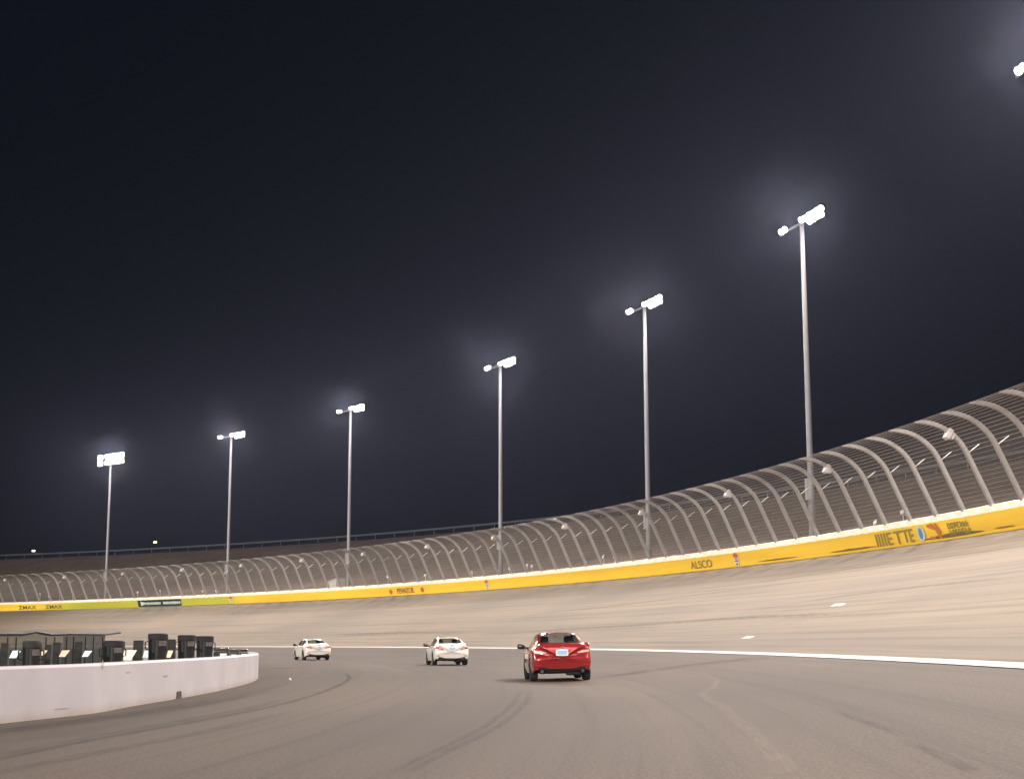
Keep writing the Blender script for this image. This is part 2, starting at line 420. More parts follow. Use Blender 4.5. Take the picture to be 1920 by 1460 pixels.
# rubber marks and sealed seams: ribbons laid on the asphalt along measured points
def ribbon(name, pix, width, material, lift=0.006, fade=(0.15, 0.15)):
    P = [ground_hit(*p) for p in pix]
    S = []
    for k in range(len(P)-1):
        p0, p1, p2, p3 = P[max(k-1, 0)], P[k], P[k+1], P[min(k+2, len(P)-1)]
        for j in range(8):
            t = j/8
            S.append(0.5*((2*p1)+(p2-p0)*t+(2*p0-5*p1+4*p2-p3)*t*t+(3*p1-p0-3*p2+p3)*t**3))
    S.append(P[-1])
    V = []; UV = []; FD = []; u = 0.0; n = len(S)
    for k, p in enumerate(S):
        t = (S[min(k+1, n-1)]-S[max(k-1, 0)]); t.z = 0; t.normalize(); side = Vector((-t.y, t.x, 0))
        if k: u += (p-S[k-1]).length
        w = width*(0.8+0.4*noise.noise(Vector((u*0.2, width, 1))))
        q = k/(n-1); fd = min(1, q/fade[0] if fade[0] else 1, (1-q)/fade[1] if fade[1] else 1)
        for a in (-0.5, -0.25, 0, 0.25, 0.5):
            x = p+side*(a*w); x.z = zprof(rad(x.x, x.y))+lift
            V.append(tuple(x)); UV.append((u, a+0.5)); FD.append(fd)
    Fc = [(k*5+a, k*5+a+1, (k+1)*5+a+1, (k+1)*5+a) for k in range(n-1) for a in range(4)]
    me = bpy.data.meshes.new(name); me.from_pydata(V, [], Fc); me.update()
    uv = me.uv_layers.new(name='UVMap')
    for l in me.loops: uv.data[l.index].uv = UV[l.vertex_index]
    at = me.attributes.new('fade', 'FLOAT', 'POINT')
    for k, x in enumerate(FD): at.data[k].value = x
    me.materials.append(material)
    return tag(link(name, me), kind='structure')
ribbon('tyre_mark', [(-30, 1428), (156, 1390), (312, 1362), (443, 1338), (547, 1315), (625, 1289), (654, 1272), (648, 1262)], 0.26, M['skid_dark'], 0.006, (0.05, 0.06))
ribbon('tyre_mark', [(-30, 1422), (156, 1385), (312, 1357), (443, 1333), (547, 1311)], 0.55, M['skid_soft'], 0.010, (0.1, 0.2))
ribbon('tyre_mark', [(-30, 1372), (130, 1352), (300, 1330), (420, 1312), (520, 1293)], 0.9, M['skid_soft'], 0.008, (0.05, 0.3))
ribbon('tyre_mark', [(-30, 1452), (200, 1407), (380, 1372), (560, 1330)], 0.5, M['skid_soft'], 0.007, (0.05, 0.3))
ribbon('tyre_mark', [(765, 1448), (833, 1411), (937, 1359), (984, 1318), (996, 1291)], 0.20, M['skid_soft'], 0.006, (0.05, 0.2))
ribbon('tyre_mark', [(730, 1448), (810, 1411), (912, 1359), (962, 1318), (978, 1291)], 0.18, M['skid_soft'], 0.007, (0.1, 0.3))
ribbon('pavement_seam', [(1290, 1261), (1325, 1266), (1345, 1277), (1330, 1294), (1317, 1304), (1355, 1327), (1395, 1360), (1430, 1392), (1465, 1434), (1475, 1452)], 0.28, M['skid_light'], 0.009, (0.05, 0.02))
ribbon('pavement_seam', [(1165, 1250), (1190, 1246), (1182, 1244)], 0.5, M['skid_light'], 0.009, (0.3, 0.3))
ribbon('tyre_mark', [(1120, 1268), (1200, 1260), (1285, 1248), (1385, 1237), (1480, 1232)], 2.6, M['skid_soft'], 0.005, (0.2, 0.3))
ribbon('tyre_mark', [(1560, 1330), (1600, 1346), (1650, 1363), (1700, 1383)], 0.16, M['skid_soft'], 0.006, (0.3, 0.3))
ribbon('tyre_mark', [(1690, 1385), (1760, 1415), (1830, 1448)], 0.2, M['skid_soft'], 0.006, (0.3, 0.1))
ribbon('tyre_mark', [(470, 1253), (520, 1253), (560, 1251)], 1.6, M['skid_dark'], 0.006, (0.4, 0.4))
for pts, w in (([(1380, 1150), (1560, 1120), (1760, 1096), (1930, 1080)], 0.5), ([(960, 1153), (1130, 1138), (1330, 1112), (1560, 1082)], 0.55),
               ([(900, 1188), (1100, 1177), (1400, 1157), (1700, 1150)], 0.9), ([(620, 1190), (760, 1186), (900, 1184)], 1.4),
               ([(1150, 1120), (1350, 1100), (1550, 1073), (1750, 1040)], 0.4)):
    ribbon('tyre_mark', pts, w, M['skid_soft'], 0.007, (0.3, 0.3))

# ================================================================ OUTER WALL
T0, T1 = -14.0, 64.0
LEAN = R_(14)
WR, WZ = -sin(LEAN), cos(LEAN)                 # up the leaning face: inward and up
H_YEL = (Z_YEL-Z_WALL)/WZ
def wall_pt(th, up, proud=0.0):
    """point on the barrier's inner face: up metres above the track, proud metres towards the track"""
    return pol(R_WALL + WR*up - cos(LEAN)*proud, th, Z_WALL + WZ*up - sin(LEAN)*proud)
wall = empty('track_wall', pol(R_WALL, R_(25), Z_WALL), 0, 'long yellow crash barrier with white cap and painted adverts curving round the banked turn', 'barrier')
WALL_O = wall.location.copy()
def wparent(o):
    o.parent = wall; o.matrix_parent_inverse = Matrix.Translation(-WALL_O); return o
def sstep(a, b, x):
    t = max(0, min(1, (x-a)/(b-a))); return t*t*(3-2*t)
th_tint = [theta_at(x, 1125, R_WALL) for x in (470, 420, 150, 60)]
mb = MB(); rows = []; nS = 500; lamp_tint = []
for k in range(nS+1):
    th = R_(T0+(T1-T0)*k/nS)
    sec = [wall_pt(th, -0.15), wall_pt(th, 0.0), wall_pt(th, 0.09), wall_pt(th, 0.12, -0.03), wall_pt(th, H_YEL*0.5, -0.03), wall_pt(th, H_YEL-0.03, -0.03), wall_pt(th, H_YEL, -0.06)]
    rows.append(sec)
    lm = sstep(th_tint[0], th_tint[1], th)*(1-sstep(th_tint[2], th_tint[3], th)*0.75)  # greenish lamp light put into the wall colour, fading at both ends
    lamp_tint += [lm]*len(sec)
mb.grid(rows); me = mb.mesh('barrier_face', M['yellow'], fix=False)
at = me.attributes.new('lamp_tint', 'FLOAT', 'POINT')
for k, x in enumerate(lamp_tint): at.data[k].value = x
uv = me.uv_layers.new(name='UVMap'); ns = len(rows[0])
for l in me.loops: uv.data[l.index].uv = ((l.vertex_index//ns)*(T1-T0)/nS*R_(1)*R_WALL, (l.vertex_index % ns)*0.25)
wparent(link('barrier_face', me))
# white concrete cap behind and above the yellow face
mb = MB(); rows = []
ZC = Z_TOP
for k in range(nS+1):
    th = R_(T0+(T1-T0)*k/nS); b0 = wall_pt(th, H_YEL, -0.065); top = pol(R_WALL-0.02, th, ZC)
    rows.append([b0, pol(R_WALL-0.10, th, ZC-0.03), pol(R_WALL-0.06, th, ZC), pol(R_WALL+0.34, th, ZC), pol(R_WALL+0.40, th, ZC-0.04), pol(R_WALL+0.62, th, 6.6)])
mb.grid(rows); wparent(mb.build('wall_cap', M['cap'], fix=False))
# sloping cream plates that close the gap on top of the barrier, one per bay
mb = MB(); dth = 1.55/R_WALL; th = R_(T0)
while th < R_(T1):
    a, b_ = th, th+dth*0.62
    mb.quad(wall_pt(a, H_YEL-0.04, 0.012), wall_pt(a+dth*0.5, H_YEL-0.04, 0.012), pol(R_WALL-0.20, b_+dth*0.35, ZC-0.10), pol(R_WALL-0.20, a+dth*0.55, ZC-0.10))
    th += dth
o = wparent(mb.build('cap_plates', M['cap_edge'], fix=False))

def text_mesh(s, size, material, name='lettering', sx=1.0, bold=0.0):
    cu = bpy.data.curves.new('txt', 'FONT'); cu.body = s; cu.size = size; cu.align_x = 'CENTER'; cu.align_y = 'CENTER'
    cu.extrude = 0.004; cu.offset = bold
    to = bpy.data.objects.new('txt', cu); COL.objects.link(to)
    dg = bpy.context.evaluated_depsgraph_get()
    me = bpy.data.meshes.new_from_object(to.evaluated_get(dg)); me.name = name
    bpy.data.objects.remove(to); bpy.data.curves.remove(cu)
    me.materials.clear(); me.materials.append(material)
    for v in me.vertices: v.co.x *= sx
    return me
def wall_frame(th, up, proud):
    X = Vector((sin(th), -cos(th), 0)); Y = Vector((WR*cos(th), WR*sin(th), WZ)); Z = X.cross(Y)
    m = Matrix((X, Y, Z)).transposed().to_4x4(); m.translation = wall_pt(th, up, proud); return m
def on_wall(me, name, px, up, proud=0.02, py=None):
    th = theta_at(px, 1080 if py is None else py, R_WALL)
    o = link(name, me); o.parent = wall; o.matrix_parent_inverse = Matrix.Translation(-WALL_O)
    o.matrix_basis = wall_frame(th, up, proud); return o
def wall_width(pa, pb):
    return abs(theta_at(pa, 1080, R_WALL)-theta_at(pb, 1080, R_WALL))*R_WALL
def fit(me, w, h):
    xs = [v.co.x for v in me.vertices]; ys = [v.co.y for v in me.vertices]
    cx, cy = (max(xs)+min(xs))/2, (max(ys)+min(ys))/2
    for v in me.vertices:
        v.co.x = (v.co.x-cx)*w/(max(xs)-min(xs)); v.co.y = (v.co.y-cy)*h/(max(ys)-min(ys))
    return me
for (s, a, b_, up, h, mt) in (
    ('ZMAX', 39, 72, .52, .62, 'letter_dark'), ('ZMAX', 89, 121, .52, .62, 'letter_dark'),
    ('PENNZOIL', 747, 779, .55, .66, 'letter_brown'), ('ALSCO', 1298, 1338, .52, .62, 'letter_olive'),
    ('IIIIE', 1650, 1680, .55, .78, 'letter_olive'), ('T', 1684, 1699, .55, .78, 'letter_olive'), ('TE', 1701, 1721, .55, .78, 'letter_olive')):
    on_wall(fit(text_mesh(s, 1, M[mt], bold=0.012), wall_width(a, b_), h), 'lettering', (a+b_)/2, up)

def shape_mesh(name, polys, mats):
    mb = MB()
    for mi, pts in polys:
        mb.m = mi; mb.quad(*[(x, y, 0.002*mi) for x, y in pts])
    return mb.mesh(name, mats, fix=False)
def ell(cx, cy, a, b_, n=14, t=0.0): return [(cx+a*cos(2*PI*k/n)*cos(t)-b_*sin(2*PI*k/n)*sin(t), cy+a*cos(2*PI*k/n)*sin(t)+b_*sin(2*PI*k/n)*cos(t)) for k in range(n)]
# two close rows of small dark characters, too smeared to read
for up, a, b_ in ((.74, 1787, 1831), (.36, 1789, 1833)):
    w = wall_width(a, b_); mb = MB(); x = -w/2; rs = random.Random(int(up*100))
    while x < w/2-.25:
        q = rs.uniform(.22, .34)
        mb.quad((x, -.16, 0), (x+.10, -.16, 0), (x+.10, .16, 0), (x, .16, 0))
        for yy in rs.sample((-.16, -.03, .10), 2): mb.quad((x+.10, yy, 0), (x+q, yy, 0), (x+q, yy+.06, 0), (x+.10, yy+.06, 0))
        if rs.random() < .5: mb.quad((x+q-.08, -.10, .001), (x+q, -.10, .001), (x+q, .10, .001), (x+q-.08, .10, .001))
        x += q+.09
    on_wall(mb.mesh('lettering', M['letter_olive'], fix=False), 'lettering', (a+b_)/2, up)
# round gallon-style marks either side of the long word
for px in (735, 794):
    on_wall(shape_mesh('round_logo', [(0, ell(0, 0, .42, .30)), (1, [(-.30, .02), (.30, .02), (.06, -.28), (-.06, -.28)]), (2, [(-.30, .10), (.30, .10), (.26, .2), (-.26, .2)])], [M['logo_orange'], M['letter_brown'], M['logo_red']]), 'round_logo', px, .52)
# tall event badges: red crown, white middle with dark rows, blue foot
for px in (436, 915, 1385):
    on_wall(shape_mesh('event_badge', [(0, [(-.34, .18), (.34, .18), (.40, .34), (.16, .50), (-.20, .50), (-.40, .34)]), (1, [(-.36, .14), (.36, .14), (.36, -.34), (.14, -.52), (-.14, -.52), (-.36, -.34)]),
        (2, [(-.20, .02), (.22, .02), (.22, .10), (-.20, .10)]), (2, [(-.28, -.16), (.28, -.16), (.28, -.05), (-.28, -.05)]), (3, [(-.14, -.44), (.14, -.44), (.18, -.26), (-.18, -.26)])],
        [M['logo_red'], M['logo_white'], M['letter_dark'], M['logo_blue']]), 'event_badge', px, .56)
# blue lens-shaped mark and orange swoosh of the near advert
on_wall(shape_mesh('blue_emblem', [(0, ell(0, 0, .52, .48)), (1, ell(0, 0, .24, .34))], [M['pale'], M['logo_blue']]), 'blue_emblem', 1735, .56)
on_wall(shape_mesh('orange_emblem', [(0, [(-.9, .42), (-.2, .48), (.3, .20), (.72, -.42), (.42, -.46), (.05, 0.05), (-.85, .30)]), (0, [(.05, .46), (.32, .46), (.75, -.1), (.62, -.22)]), (0, [(-.8, -.36), (-.1, -.44), (-.1, -.30), (-.7, -.24)])], [M['logo_orange']]), 'orange_emblem', 1762, .56)
# navy advert with an arrow and two rows of pale letters
wN = wall_width(262, 343)
mb = MB(); mb.m = 0
def strip(x0, x1, y0, y1, z=0.0, n=10):
    for k in range(n):
        a, b_ = x0+(x1-x0)*k/n, x0+(x1-x0)*(k+1)/n
        mb.quad((a, y0, z), (b_, y0, z), (b_, y1, z), (a, y1, z))
strip(-wN/2, wN/2, -H_YEL/2+.06, H_YEL/2-.03)
on_wall(mb.mesh('advert_panel', M['navy'], fix=False), 'advert_panel', 302.5, H_YEL/2, 0.06)
mb = MB()
mb.quad((-wN/2+.9, .36, 0), (-wN/2+.9, -.36, 0), (-wN/2+2.6, -.02, 0), (-wN/2+2.6, .08, 0))
rs = random.Random(3); x = -wN/2+2.5
while x < wN/2-.4:
    w = rs.uniform(.28, .55)
    if abs(x-0.6) > .35:
        h = rs.uniform(.15, .24); mb.quad((x, -h, 0), (x+w, -h, 0), (x+w, h*.9, 0), (x, h, 0))
    x += w+.10
on_wall(mb.mesh('advert_lettering', M['pale'], fix=False), 'advert_lettering', 302.5, H_YEL/2, 0.10)
# scuffs where tyres have rubbed the foot of the wall
for (a, b_, up, h) in ((1420, 1500, .20, .10), (1556, 1650, .20, .12), (1735, 1852, .18, .20), (1870, 1912, .2, .07)):
    w = wall_width(a, b_); mb = MB(); n = 16; top = []; bot = []
    for k in range(n+1):
        x = -w/2+w*k/n; e = sin(PI*k/n)**0.7
        top.append((x, h*e*(0.6+0.5*abs(noise.noise(Vector((x*.8, up, a))))), 0)); bot.append((x, -h*.35*e, 0))
    mb.grid([bot, top]); on_wall(mb.mesh('scuff_mark', M['scuff'] if a != 1735 else M['letter_dark'], fix=False), 'scuff_mark', (a+b_)/2, up, 0.012)

# ================================================================ CATCH FENCE
fence = empty('catch_fence', pol(R_WALL, R_(25), Z_TOP), 0, 'tall steel catch fence with curved overhanging posts and cables above the yellow wall', 'fence')
FO = fence.location.copy()
def fparent(o, par=None):
    o.parent = fence; o.matrix_parent_inverse = Matrix.Translation(-FO); return o
FR, FZ = R_WALL+0.12, Z_TOP-0.35
st = R_(25.0); Ls = 3.35
def fence_profile():
    """(radial outward, up) of the post centre line, from foot to tip, with tangent angle"""
    P = [(0, 0)]
    for k in range(1, 5): P.append((-sin(st)*Ls*k/4, cos(st)*Ls*k/4))
    x, z = P[-1]; ang = PI/2-st; Rr = 2.75; n = 12; tot = R_(71)
    for k in range(n):
        a = ang-tot*(k+0.5)/n; d = Rr*tot/n
        x -= cos(a)*d; z += sin(a)*d; P.append((x, z))
    return P
FP = fence_profile()
mb = MB(); rows = []
for k, (x, z) in enumerate(FP):
    q0, q1 = FP[max(k-1, 0)], FP[min(k+1, len(FP)-1)]
    t = Vector((q1[0]-q0[0], 0, q1[1]-q0[1])).normalized(); nrm = Vector((-t.z, 0, t.x))
    w = 0.10 if k < len(FP)-2 else 0.10*(0.75 if k == len(FP)-2 else 0.35)
    c = Vector((x, 0, z)); s = Vector((0, 1, 0))
    rows.append([c+nrm*w+s*0.12, c-nrm*w+s*0.12, c-nrm*w-s*0.12, c+nrm*w-s*0.12])
mb.grid(rows, closed_v=True); mb.f.append((0, 1, 2, 3)); mb.mi.append(0)
e = len(mb.v)-4; mb.f.append((e+3, e+2, e+1, e)); mb.mi.append(0)
post_me = mb.mesh('post', M['fence_post'], smooth=30)
mb = MB(); x, z = FP[4]
mb.tube([(x+0.02, 0.1, z-0.06), (x+0.78, 0.1, z+0.50)], 0.028, 6)
bracket_me = mb.mesh('bracket', M['bracket'])
tA, tB = theta_at(1866, 942, FR), theta_at(1621, 985, FR)
dP = (tB-tA)/5
posts = []
k = -4
while True:
    th = tA+dP*k
    if th > R_(58): break
    o = link('post', post_me); o.location = pol(FR, th, FZ); o.rotation_euler = (0, 0, th); fparent(o)
    b_ = link('bracket', bracket_me, o); posts.append((k, th)); k += 1
def arc_tube(name, r, z, rr, mt, par, step=0.5, t0=None, t1=None, n=5):
    mb = MB(); t0 = posts[0][1] if t0 is None else t0; t1 = posts[-1][1] if t1 is None else t1
    N = max(2, int((t1-t0)/R_(step)))
    mb.tube([pol(r, t0+(t1-t0)*q/N, z) for q in range(N+1)], rr, n)
    o = mb.build(name, mt, smooth=True); par(o); return o
def prof_at(s):
    L = 0.0
    for a, b_ in zip(FP, FP[1:]):
        d = math.hypot(b_[0]-a[0], b_[1]-a[1])
        if L+d >= s: t = (s-L)/d; return (a[0]+(b_[0]-a[0])*t, a[1]+(b_[1]-a[1])*t)
        L += d
    return FP[-1]
tot = sum(math.hypot(b_[0]-a[0], b_[1]-a[1]) for a, b_ in zip(FP, FP[1:]))
s = 0.5
while s < tot-0.02:
    x, z = prof_at(s); thick = 0.011 if s > Ls else 0.007
    arc_tube('cable', FR+x-0.10, FZ+z, thick, M['cable'], fparent)
    s += 0.235 if s > Ls-.2 else 0.24
mb = MB(); rows = []
for q in range(160):
    th = posts[0][1]+(posts[-1][1]-posts[0][1])*q/159
    rows.append([pol(FR+x-0.13, th, FZ+z) for x, z in FP])
mb.grid(rows); fparent(mb.build('wire_mesh', M['chain'], fix=False))
# white caution-light housings hung on every fifth post
hb = MB(); hb.box((0, 0, 0), (0.26, 0.46, 0.56), Matrix.Rotation(R_(30), 3, 'Y'), 0.03)
hb.box((0.10, 0, -0.06), (0.42, 0.30, 0.34), Matrix.Rotation(R_(30), 3, 'Y'), 0.02)
house_me = hb.mesh('housing', M['box_white'])
fx, fz = prof_at(Ls+1.25)
lit = [p for p in posts if p[0] % 5 == 0]
ordw = ['first', 'second', 'third', 'fourth', 'fifth', 'sixth', 'seventh', 'eighth', 'ninth', 'tenth', 'eleventh', 'twelfth', 'thirteenth', 'fourteenth', 'fifteenth', 'sixteenth']
for n, (k, th) in enumerate(lit):
    o = link('caution_light', house_me); o.location = pol(FR+fx-0.22, th, FZ+fz); o.rotation_euler = (0, 0, th)
    tag(o, 'white box light on a curved fence post, %s counted from the right' % ordw[n], 'caution light', 'white box lights along the catch fence')

# ================================================================ LIGHT POLES
pole_px = [(198, 1113), (426, 1105), (653, 1092), (939, 1072), (1217, 1043), (1524, 1000)]
pole_th = [theta_at(x, y, R_POLE) for x, y in pole_px]
dth_pole = R_(5.9)
off_th = [theta_at(2026, 1000, R_POLE)-dth_pole*k for k in range(5)]
mast_mb = MB(); Hm = Z_LAMP-7.3
mast_mb.lathe([(0.34, 0.0), (0.34, 0.06), (0.25, 0.08), (0.235, 3), (0.15, Hm+0.3), (0.14, Hm+0.5)], 12)
mast_me = mast_mb.mesh('mast', M['pole'], smooth=True)
bx = MB(); bx.box((-0.05, 0.30, 0), (0.40, 0.42, 1.55), None, 0.03)
box_me = bx.mesh('ballast_box', M['pole'])
arm_mb = MB(); arm_mb.box((0, 0, 0), (0.14, 7.4, 0.14)); arm_me = arm_mb.mesh('crossarm', M['pole'])
hs = MB(); hs.lathe([(0.09, -0.42), (0.16, -0.36), (0.20, -0.2), (0.26, 0.0), (0.27, 0.03)], 12, 'Y')
hous_me = hs.mesh('floodlight', M['lamp_house'], smooth=True)
ln = MB(); ln.lathe([(0.25, 0.035), (0.18, 0.06), (0.02, 0.07)], 12, 'Y')
lens_me = ln.mesh('lens', M['lens'], smooth=True)
def make_pole(th, label, double=False, seen=True, energy=1.0):
    base = pol(R_POLE, th, 7.3)
    p = empty('light_pole', base, th, label, 'light pole', 'floodlight poles behind the catch fence')
    link('mast', mast_me, p)
    b_ = link('ballast_box', box_me, p); b_.location = (0, 0, 4.6)
    lamps = []; rl = random.Random(int(th*1e4))
    for lev in ([0.0, -0.95] if double else [0.0]):
        a = link('crossarm', arm_me, p); a.location = (0, 0, Hm+0.5+lev)
        # local +Y runs along the track away from the camera (left in the photo)
        ys = [-3.6, -2.95, -2.3, -1.65, -1.0, -0.35] + ([2.45, 3.05] if not double else [0.3, 1.0, 2.3, 3.0])
        for y in ys:
            for up in ((0.10, -0.30) if (y < -1.5 or double) else (0.10,)):
                lamps.append((y+rl.uniform(-.04, .04), Hm+0.5+lev+up+rl.uniform(-.04, .04)))
    for (y, z) in lamps:
        l = link('floodlight', hous_me, p); l.location = (-0.2, y, z)
        l.rotation_euler = (R_(-30), 0, R_(122))
        link('lens', lens_me, l)
    return p
labels = ['light pole farthest left with two stacked rows of floodlights', 'second light pole from the left, right of the navy wall advert',
          'third light pole from the left beside the pale covered box', 'fourth light pole from the left, rising just right of an event badge',
          'fifth light pole from the left, left of the olive ALSCO word', 'tallest lit light pole at the right, crossing the curved catch fence']
LAMP_COL = (1.0, 0.90, 0.83)
def flood(name, loc, target, power, color, size=R_(165), blend=1.0, radius=2.2):
    ld = bpy.data.lights.new(name, 'SPOT'); ld.energy = power; ld.color = color
    ld.spot_size = size; ld.spot_blend = blend; ld.shadow_soft_size = radius
    o = bpy.data.objects.new(name, ld); COL.objects.link(o); o.location = loc
    o.rotation_euler = (Vector(target)-Vector(loc)).to_track_quat('-Z', 'Y').to_euler()
    return o
P_OUT, P_IN = 62000.0, 190000.0
for n, th in enumerate(pole_th):
    make_pole(th, labels[n], double=(n == 0))
    flood('pole_light', pol(R_POLE-0.9, th-R_(0.25), Z_LAMP+0.8), pol(258, th-R_(4), 0), P_OUT*(1.2, 1.0, 1.0, 1.0, .95, 1.0)[n], LAMP_COL)
for n, th in enumerate(off_th):
    if n == 0: make_pole(th, 'nearest light pole, just past the right edge of the picture')
    flood('pole_light', pol(R_POLE-0.9, th-R_(0.2), Z_LAMP+0.8), pol(258, th-R_(2), 0), P_OUT*(1.35, 1.3, 1.05, .3, .4)[n], LAMP_COL)
# poles farther round the turn, behind the viewer, which light the tails of the cars
for n, (th, g) in enumerate(((-24, 2.2), (-32, 3.8), (-40, 4.6))):
    flood('pole_light', pol(R_POLE-0.9, R_(th), Z_LAMP+0.8), (0, 75, 0.5), P_OUT*g, LAMP_COL, R_(60))
flood('infield_light', pol(170, R_(-42), 30), (0, 75, 0.5), P_IN*2.3, (1.0, 0.93, 0.85), R_(60), 1.0, 0.8)
# the matching floodlights on the infield side of the turn, which light the wall, fence and banking
for n, (th, g) in enumerate(((-24, .7), (-10, .5), (4, .4), (18, .85), (32, 1.1), (46, 1.2), (60, 1.2))):
    flood('infield_light', pol(198, R_(th), 32), pol(278, R_(th+3), 5), P_IN*g, (1.0, 0.92, 0.82), R_(120), 1.0, 0.8)

# ================================================================ BERM TOP RAIL AND SMALL THINGS BEHIND THE FENCE
rail = empty('guardrail', pol(R_RIM, R_(25), Z_RIM), 0, 'thin grey guardrail running along the top of the dirt berm', 'guardrail')
RO = rail.location.copy()
def rparent(o): o.parent = rail; o.matrix_parent_inverse = Matrix.Translation(-RO); return o
mb = MB(); rows = []
for q in range(241):
    th = R_(-4+72*q/240)
    rows.append([pol(R_RIM+0.4, th, Z_RIM+0.74), pol(R_RIM+0.33, th, Z_RIM+0.82), pol(R_RIM+0.4, th, Z_RIM+0.90), pol(R_RIM+0.33, th, Z_RIM+0.98), pol(R_RIM+0.4, th, Z_RIM+1.06)])
mb.grid(rows); rparent(mb.build('rail_beam', M['rail'], fix=False))
pm = MB(); pm.box((0, 0, 0.5), (0.09, 0.09, 1.0)); pmm = pm.mesh('rail_post', M['rail'])
for q in range(80):
    th = R_(-4+72*q/79); o = link('rail_post', pmm); o.location = pol(R_RIM+0.5, th, Z_RIM-0.05); o.rotation_euler = (0, 0, th); rparent(o)
lm = MB(); lm.box((0, 0, 0.1), (0.3, .6, 0.3), None, 0.03); lmm = lm.mesh('yellow_lamp', M['lens_small'])
for (px, py, lab) in ((63, 1033, 'small lit yellow lamp on the berm top, left of the farthest left light pole'), (291, 1017, 'small lit yellow lamp on the berm rail between the two left light poles')):
    th = theta_at(px, py, R_RIM+0.2); d = ray(px, py); pp = pol(R_RIM+0.2, th, 0); t = math.hypot(pp.x, pp.y)/math.hypot(d.x, d.y)
    o = link('yellow_lamp', lmm); o.location = (pp.x, pp.y, CAM_H+d.z*t); o.rotation_euler = (0, 0, th); tag(o, lab, 'lamp', 'yellow lamps on the berm top')

def behind_wall(px, py, r):
    th = theta_at(px, py, r); d = ray(px, py); pp = pol(r, th, 0); t = math.hypot(pp.x, pp.y)/math.hypot(d.x, d.y)
    return Vector((pp.x, pp.y, CAM_H+d.z*t)), th
# pale covered box on the berm foot
c, th = behind_wall(629, 1096, 287.0)
bxm = MB()
def hexa(a, b_): bxm.grid([a, b_], closed_v=True); bxm.f.append(tuple(range(len(bxm.v)-8, len(bxm.v)-4))[::-1]); bxm.mi.append(0); bxm.f.append(tuple(range(len(bxm.v)-4, len(bxm.v)))); bxm.mi.append(0)
hexa([(-.8, -1.45, 0), (.8, -1.45, 0), (.8, 1.45, 0), (-.8, 1.45, 0)], [(-.55, -1.2, 2.25), (.75, -1.2, 2.35), (.75, 1.1, 2.05), (-.55, 1.1, 2.0)])
kb = empty('utility_box', (c.x, c.y, 7.5), th, 'pale grey covered box with sloping top behind the fence beside the third light pole', 'box')
bxm.build('box_body', M['rock'], kb)
t2 = MB(); t2.grid([[(-.62, -1.28, 2.26), (.80, -1.28, 2.37)], [(-.62, 1.16, 2.01), (.80, 1.16, 2.07)], ]); t2.grid([[(-.62, -1.28, 2.32), (.80, -1.28, 2.43)], [(-.62, 1.16, 2.07), (.80, 1.16, 2.13)]])
t2.build('box_lid', M['box_white'], kb)
# little pale plates and bits of litter along the berm foot
bits = [(75, 1113), (92, 1117), (112, 1111), (136, 1110), (258, 1110), (300, 1107), (380, 1108), (405, 1107), (727, 1081), (797, 1078), (885, 1073), (955, 1065), (988, 1059), (997, 1061), (1100, 1053), (1131, 1043), (1152, 1043), (1641, 979), (1692, 962), (1700, 960)]
rs = random.Random(5)
for n, (px, py) in enumerate(bits):
    c, th = behind_wall(px, py, 286.0 + rs.uniform(0, 3.0))
    w = rs.uniform(.3, .5); hgt = max(0.35, c.z-7.45)
    mb = MB(); mb.box((0, 0, hgt), (0.05, w, .26), Matrix.Rotation(rs.uniform(-.5, .5), 3, 'X') @ Matrix.Rotation(rs.uniform(-.3, .3), 3, 'Y'), 0.01)
    mb.tube([(0.06, 0, -0.25), (0.06, 0, hgt+.05)], 0.03, 5)
    o = mb.build('marker_plate', M['blue_bit'] if px == 1100 else M['litter']); o.location = (c.x, c.y, 7.45 + max(0, (rad(c.x, c.y)-288.5)*0.32)); o.rotation_euler = (0, 0, th)
    tag(o, 'pale blue marker plate on the dirt behind the fence' if px == 1100 else 'small white marker plate on the dirt behind the catch fence', 'marker', 'marker plates on the berm foot')
# litter on the asphalt
for (px, py, s, lab) in ((543, 1276, .065, 'small white scrap of litter on the apron near the pit wall end'), (632, 1128, .34, 'white scrap of litter lying high on the banking below the wall')):
    p = ground_hit(px, py); mb = MB()
    mb.grid([[(-s, -s*.6, .01), (0, -s*.8, .06), (s, -s*.5, .01)], [(-s*.9, s*.7, .02), (.1*s, s*.6, .09), (s*.8, s*.9, .015)]])
    o = mb.build('litter_scrap', M['litter']); o.location = p+Vector((0, 0, .01)); tag(o, lab, 'litter')

# ================================================================ PIT WALL AND WHAT STANDS BEHIND IT
pw_px = [(-260, 1384), (-120, 1371), (0, 1356), (173, 1337), (244, 1324), (339, 1308), (406, 1295.5), (455, 1283.5)]
PW = [plane_hit(x, y, 0.0) for x, y in pw_px]
PW.insert(0, PW[0] + (PW[0]-PW[1])*2)
h0 = (PW[-1]-PW[-2]); ang = math.atan2(h0.y, h0.x); p = PW[-1].copy()
for k in range(26):                                     # the wall bends away to the left behind its end
    ang += R_(0.9 if k < 9 else 4.2); p = p + Vector((cos(ang), sin(ang), 0))*1.6; PW.append(p.copy())
def smooth_line(P, n=4):
    S = []
    for k in range(len(P)-1):
        p0, p1, p2, p3 = P[max(k-1, 0)], P[k], P[k+1], P[min(k+2, len(P)-1)]
        for j in range(n):
            t = j/n; S.append(0.5*((2*p1)+(p2-p0)*t+(2*p0-5*p1+4*p2-p3)*t*t+(3*p1-p0-3*p2+p3)*t**3))
    return S+[P[-1]]
PWS = smooth_line(PW)
PWH = 0.82
pit = empty('pit_wall', (PW[3].x, PW[3].y, 0), 0, 'low white concrete pit wall curving along the left of the apron', 'wall')
mb = MB(); rows = []
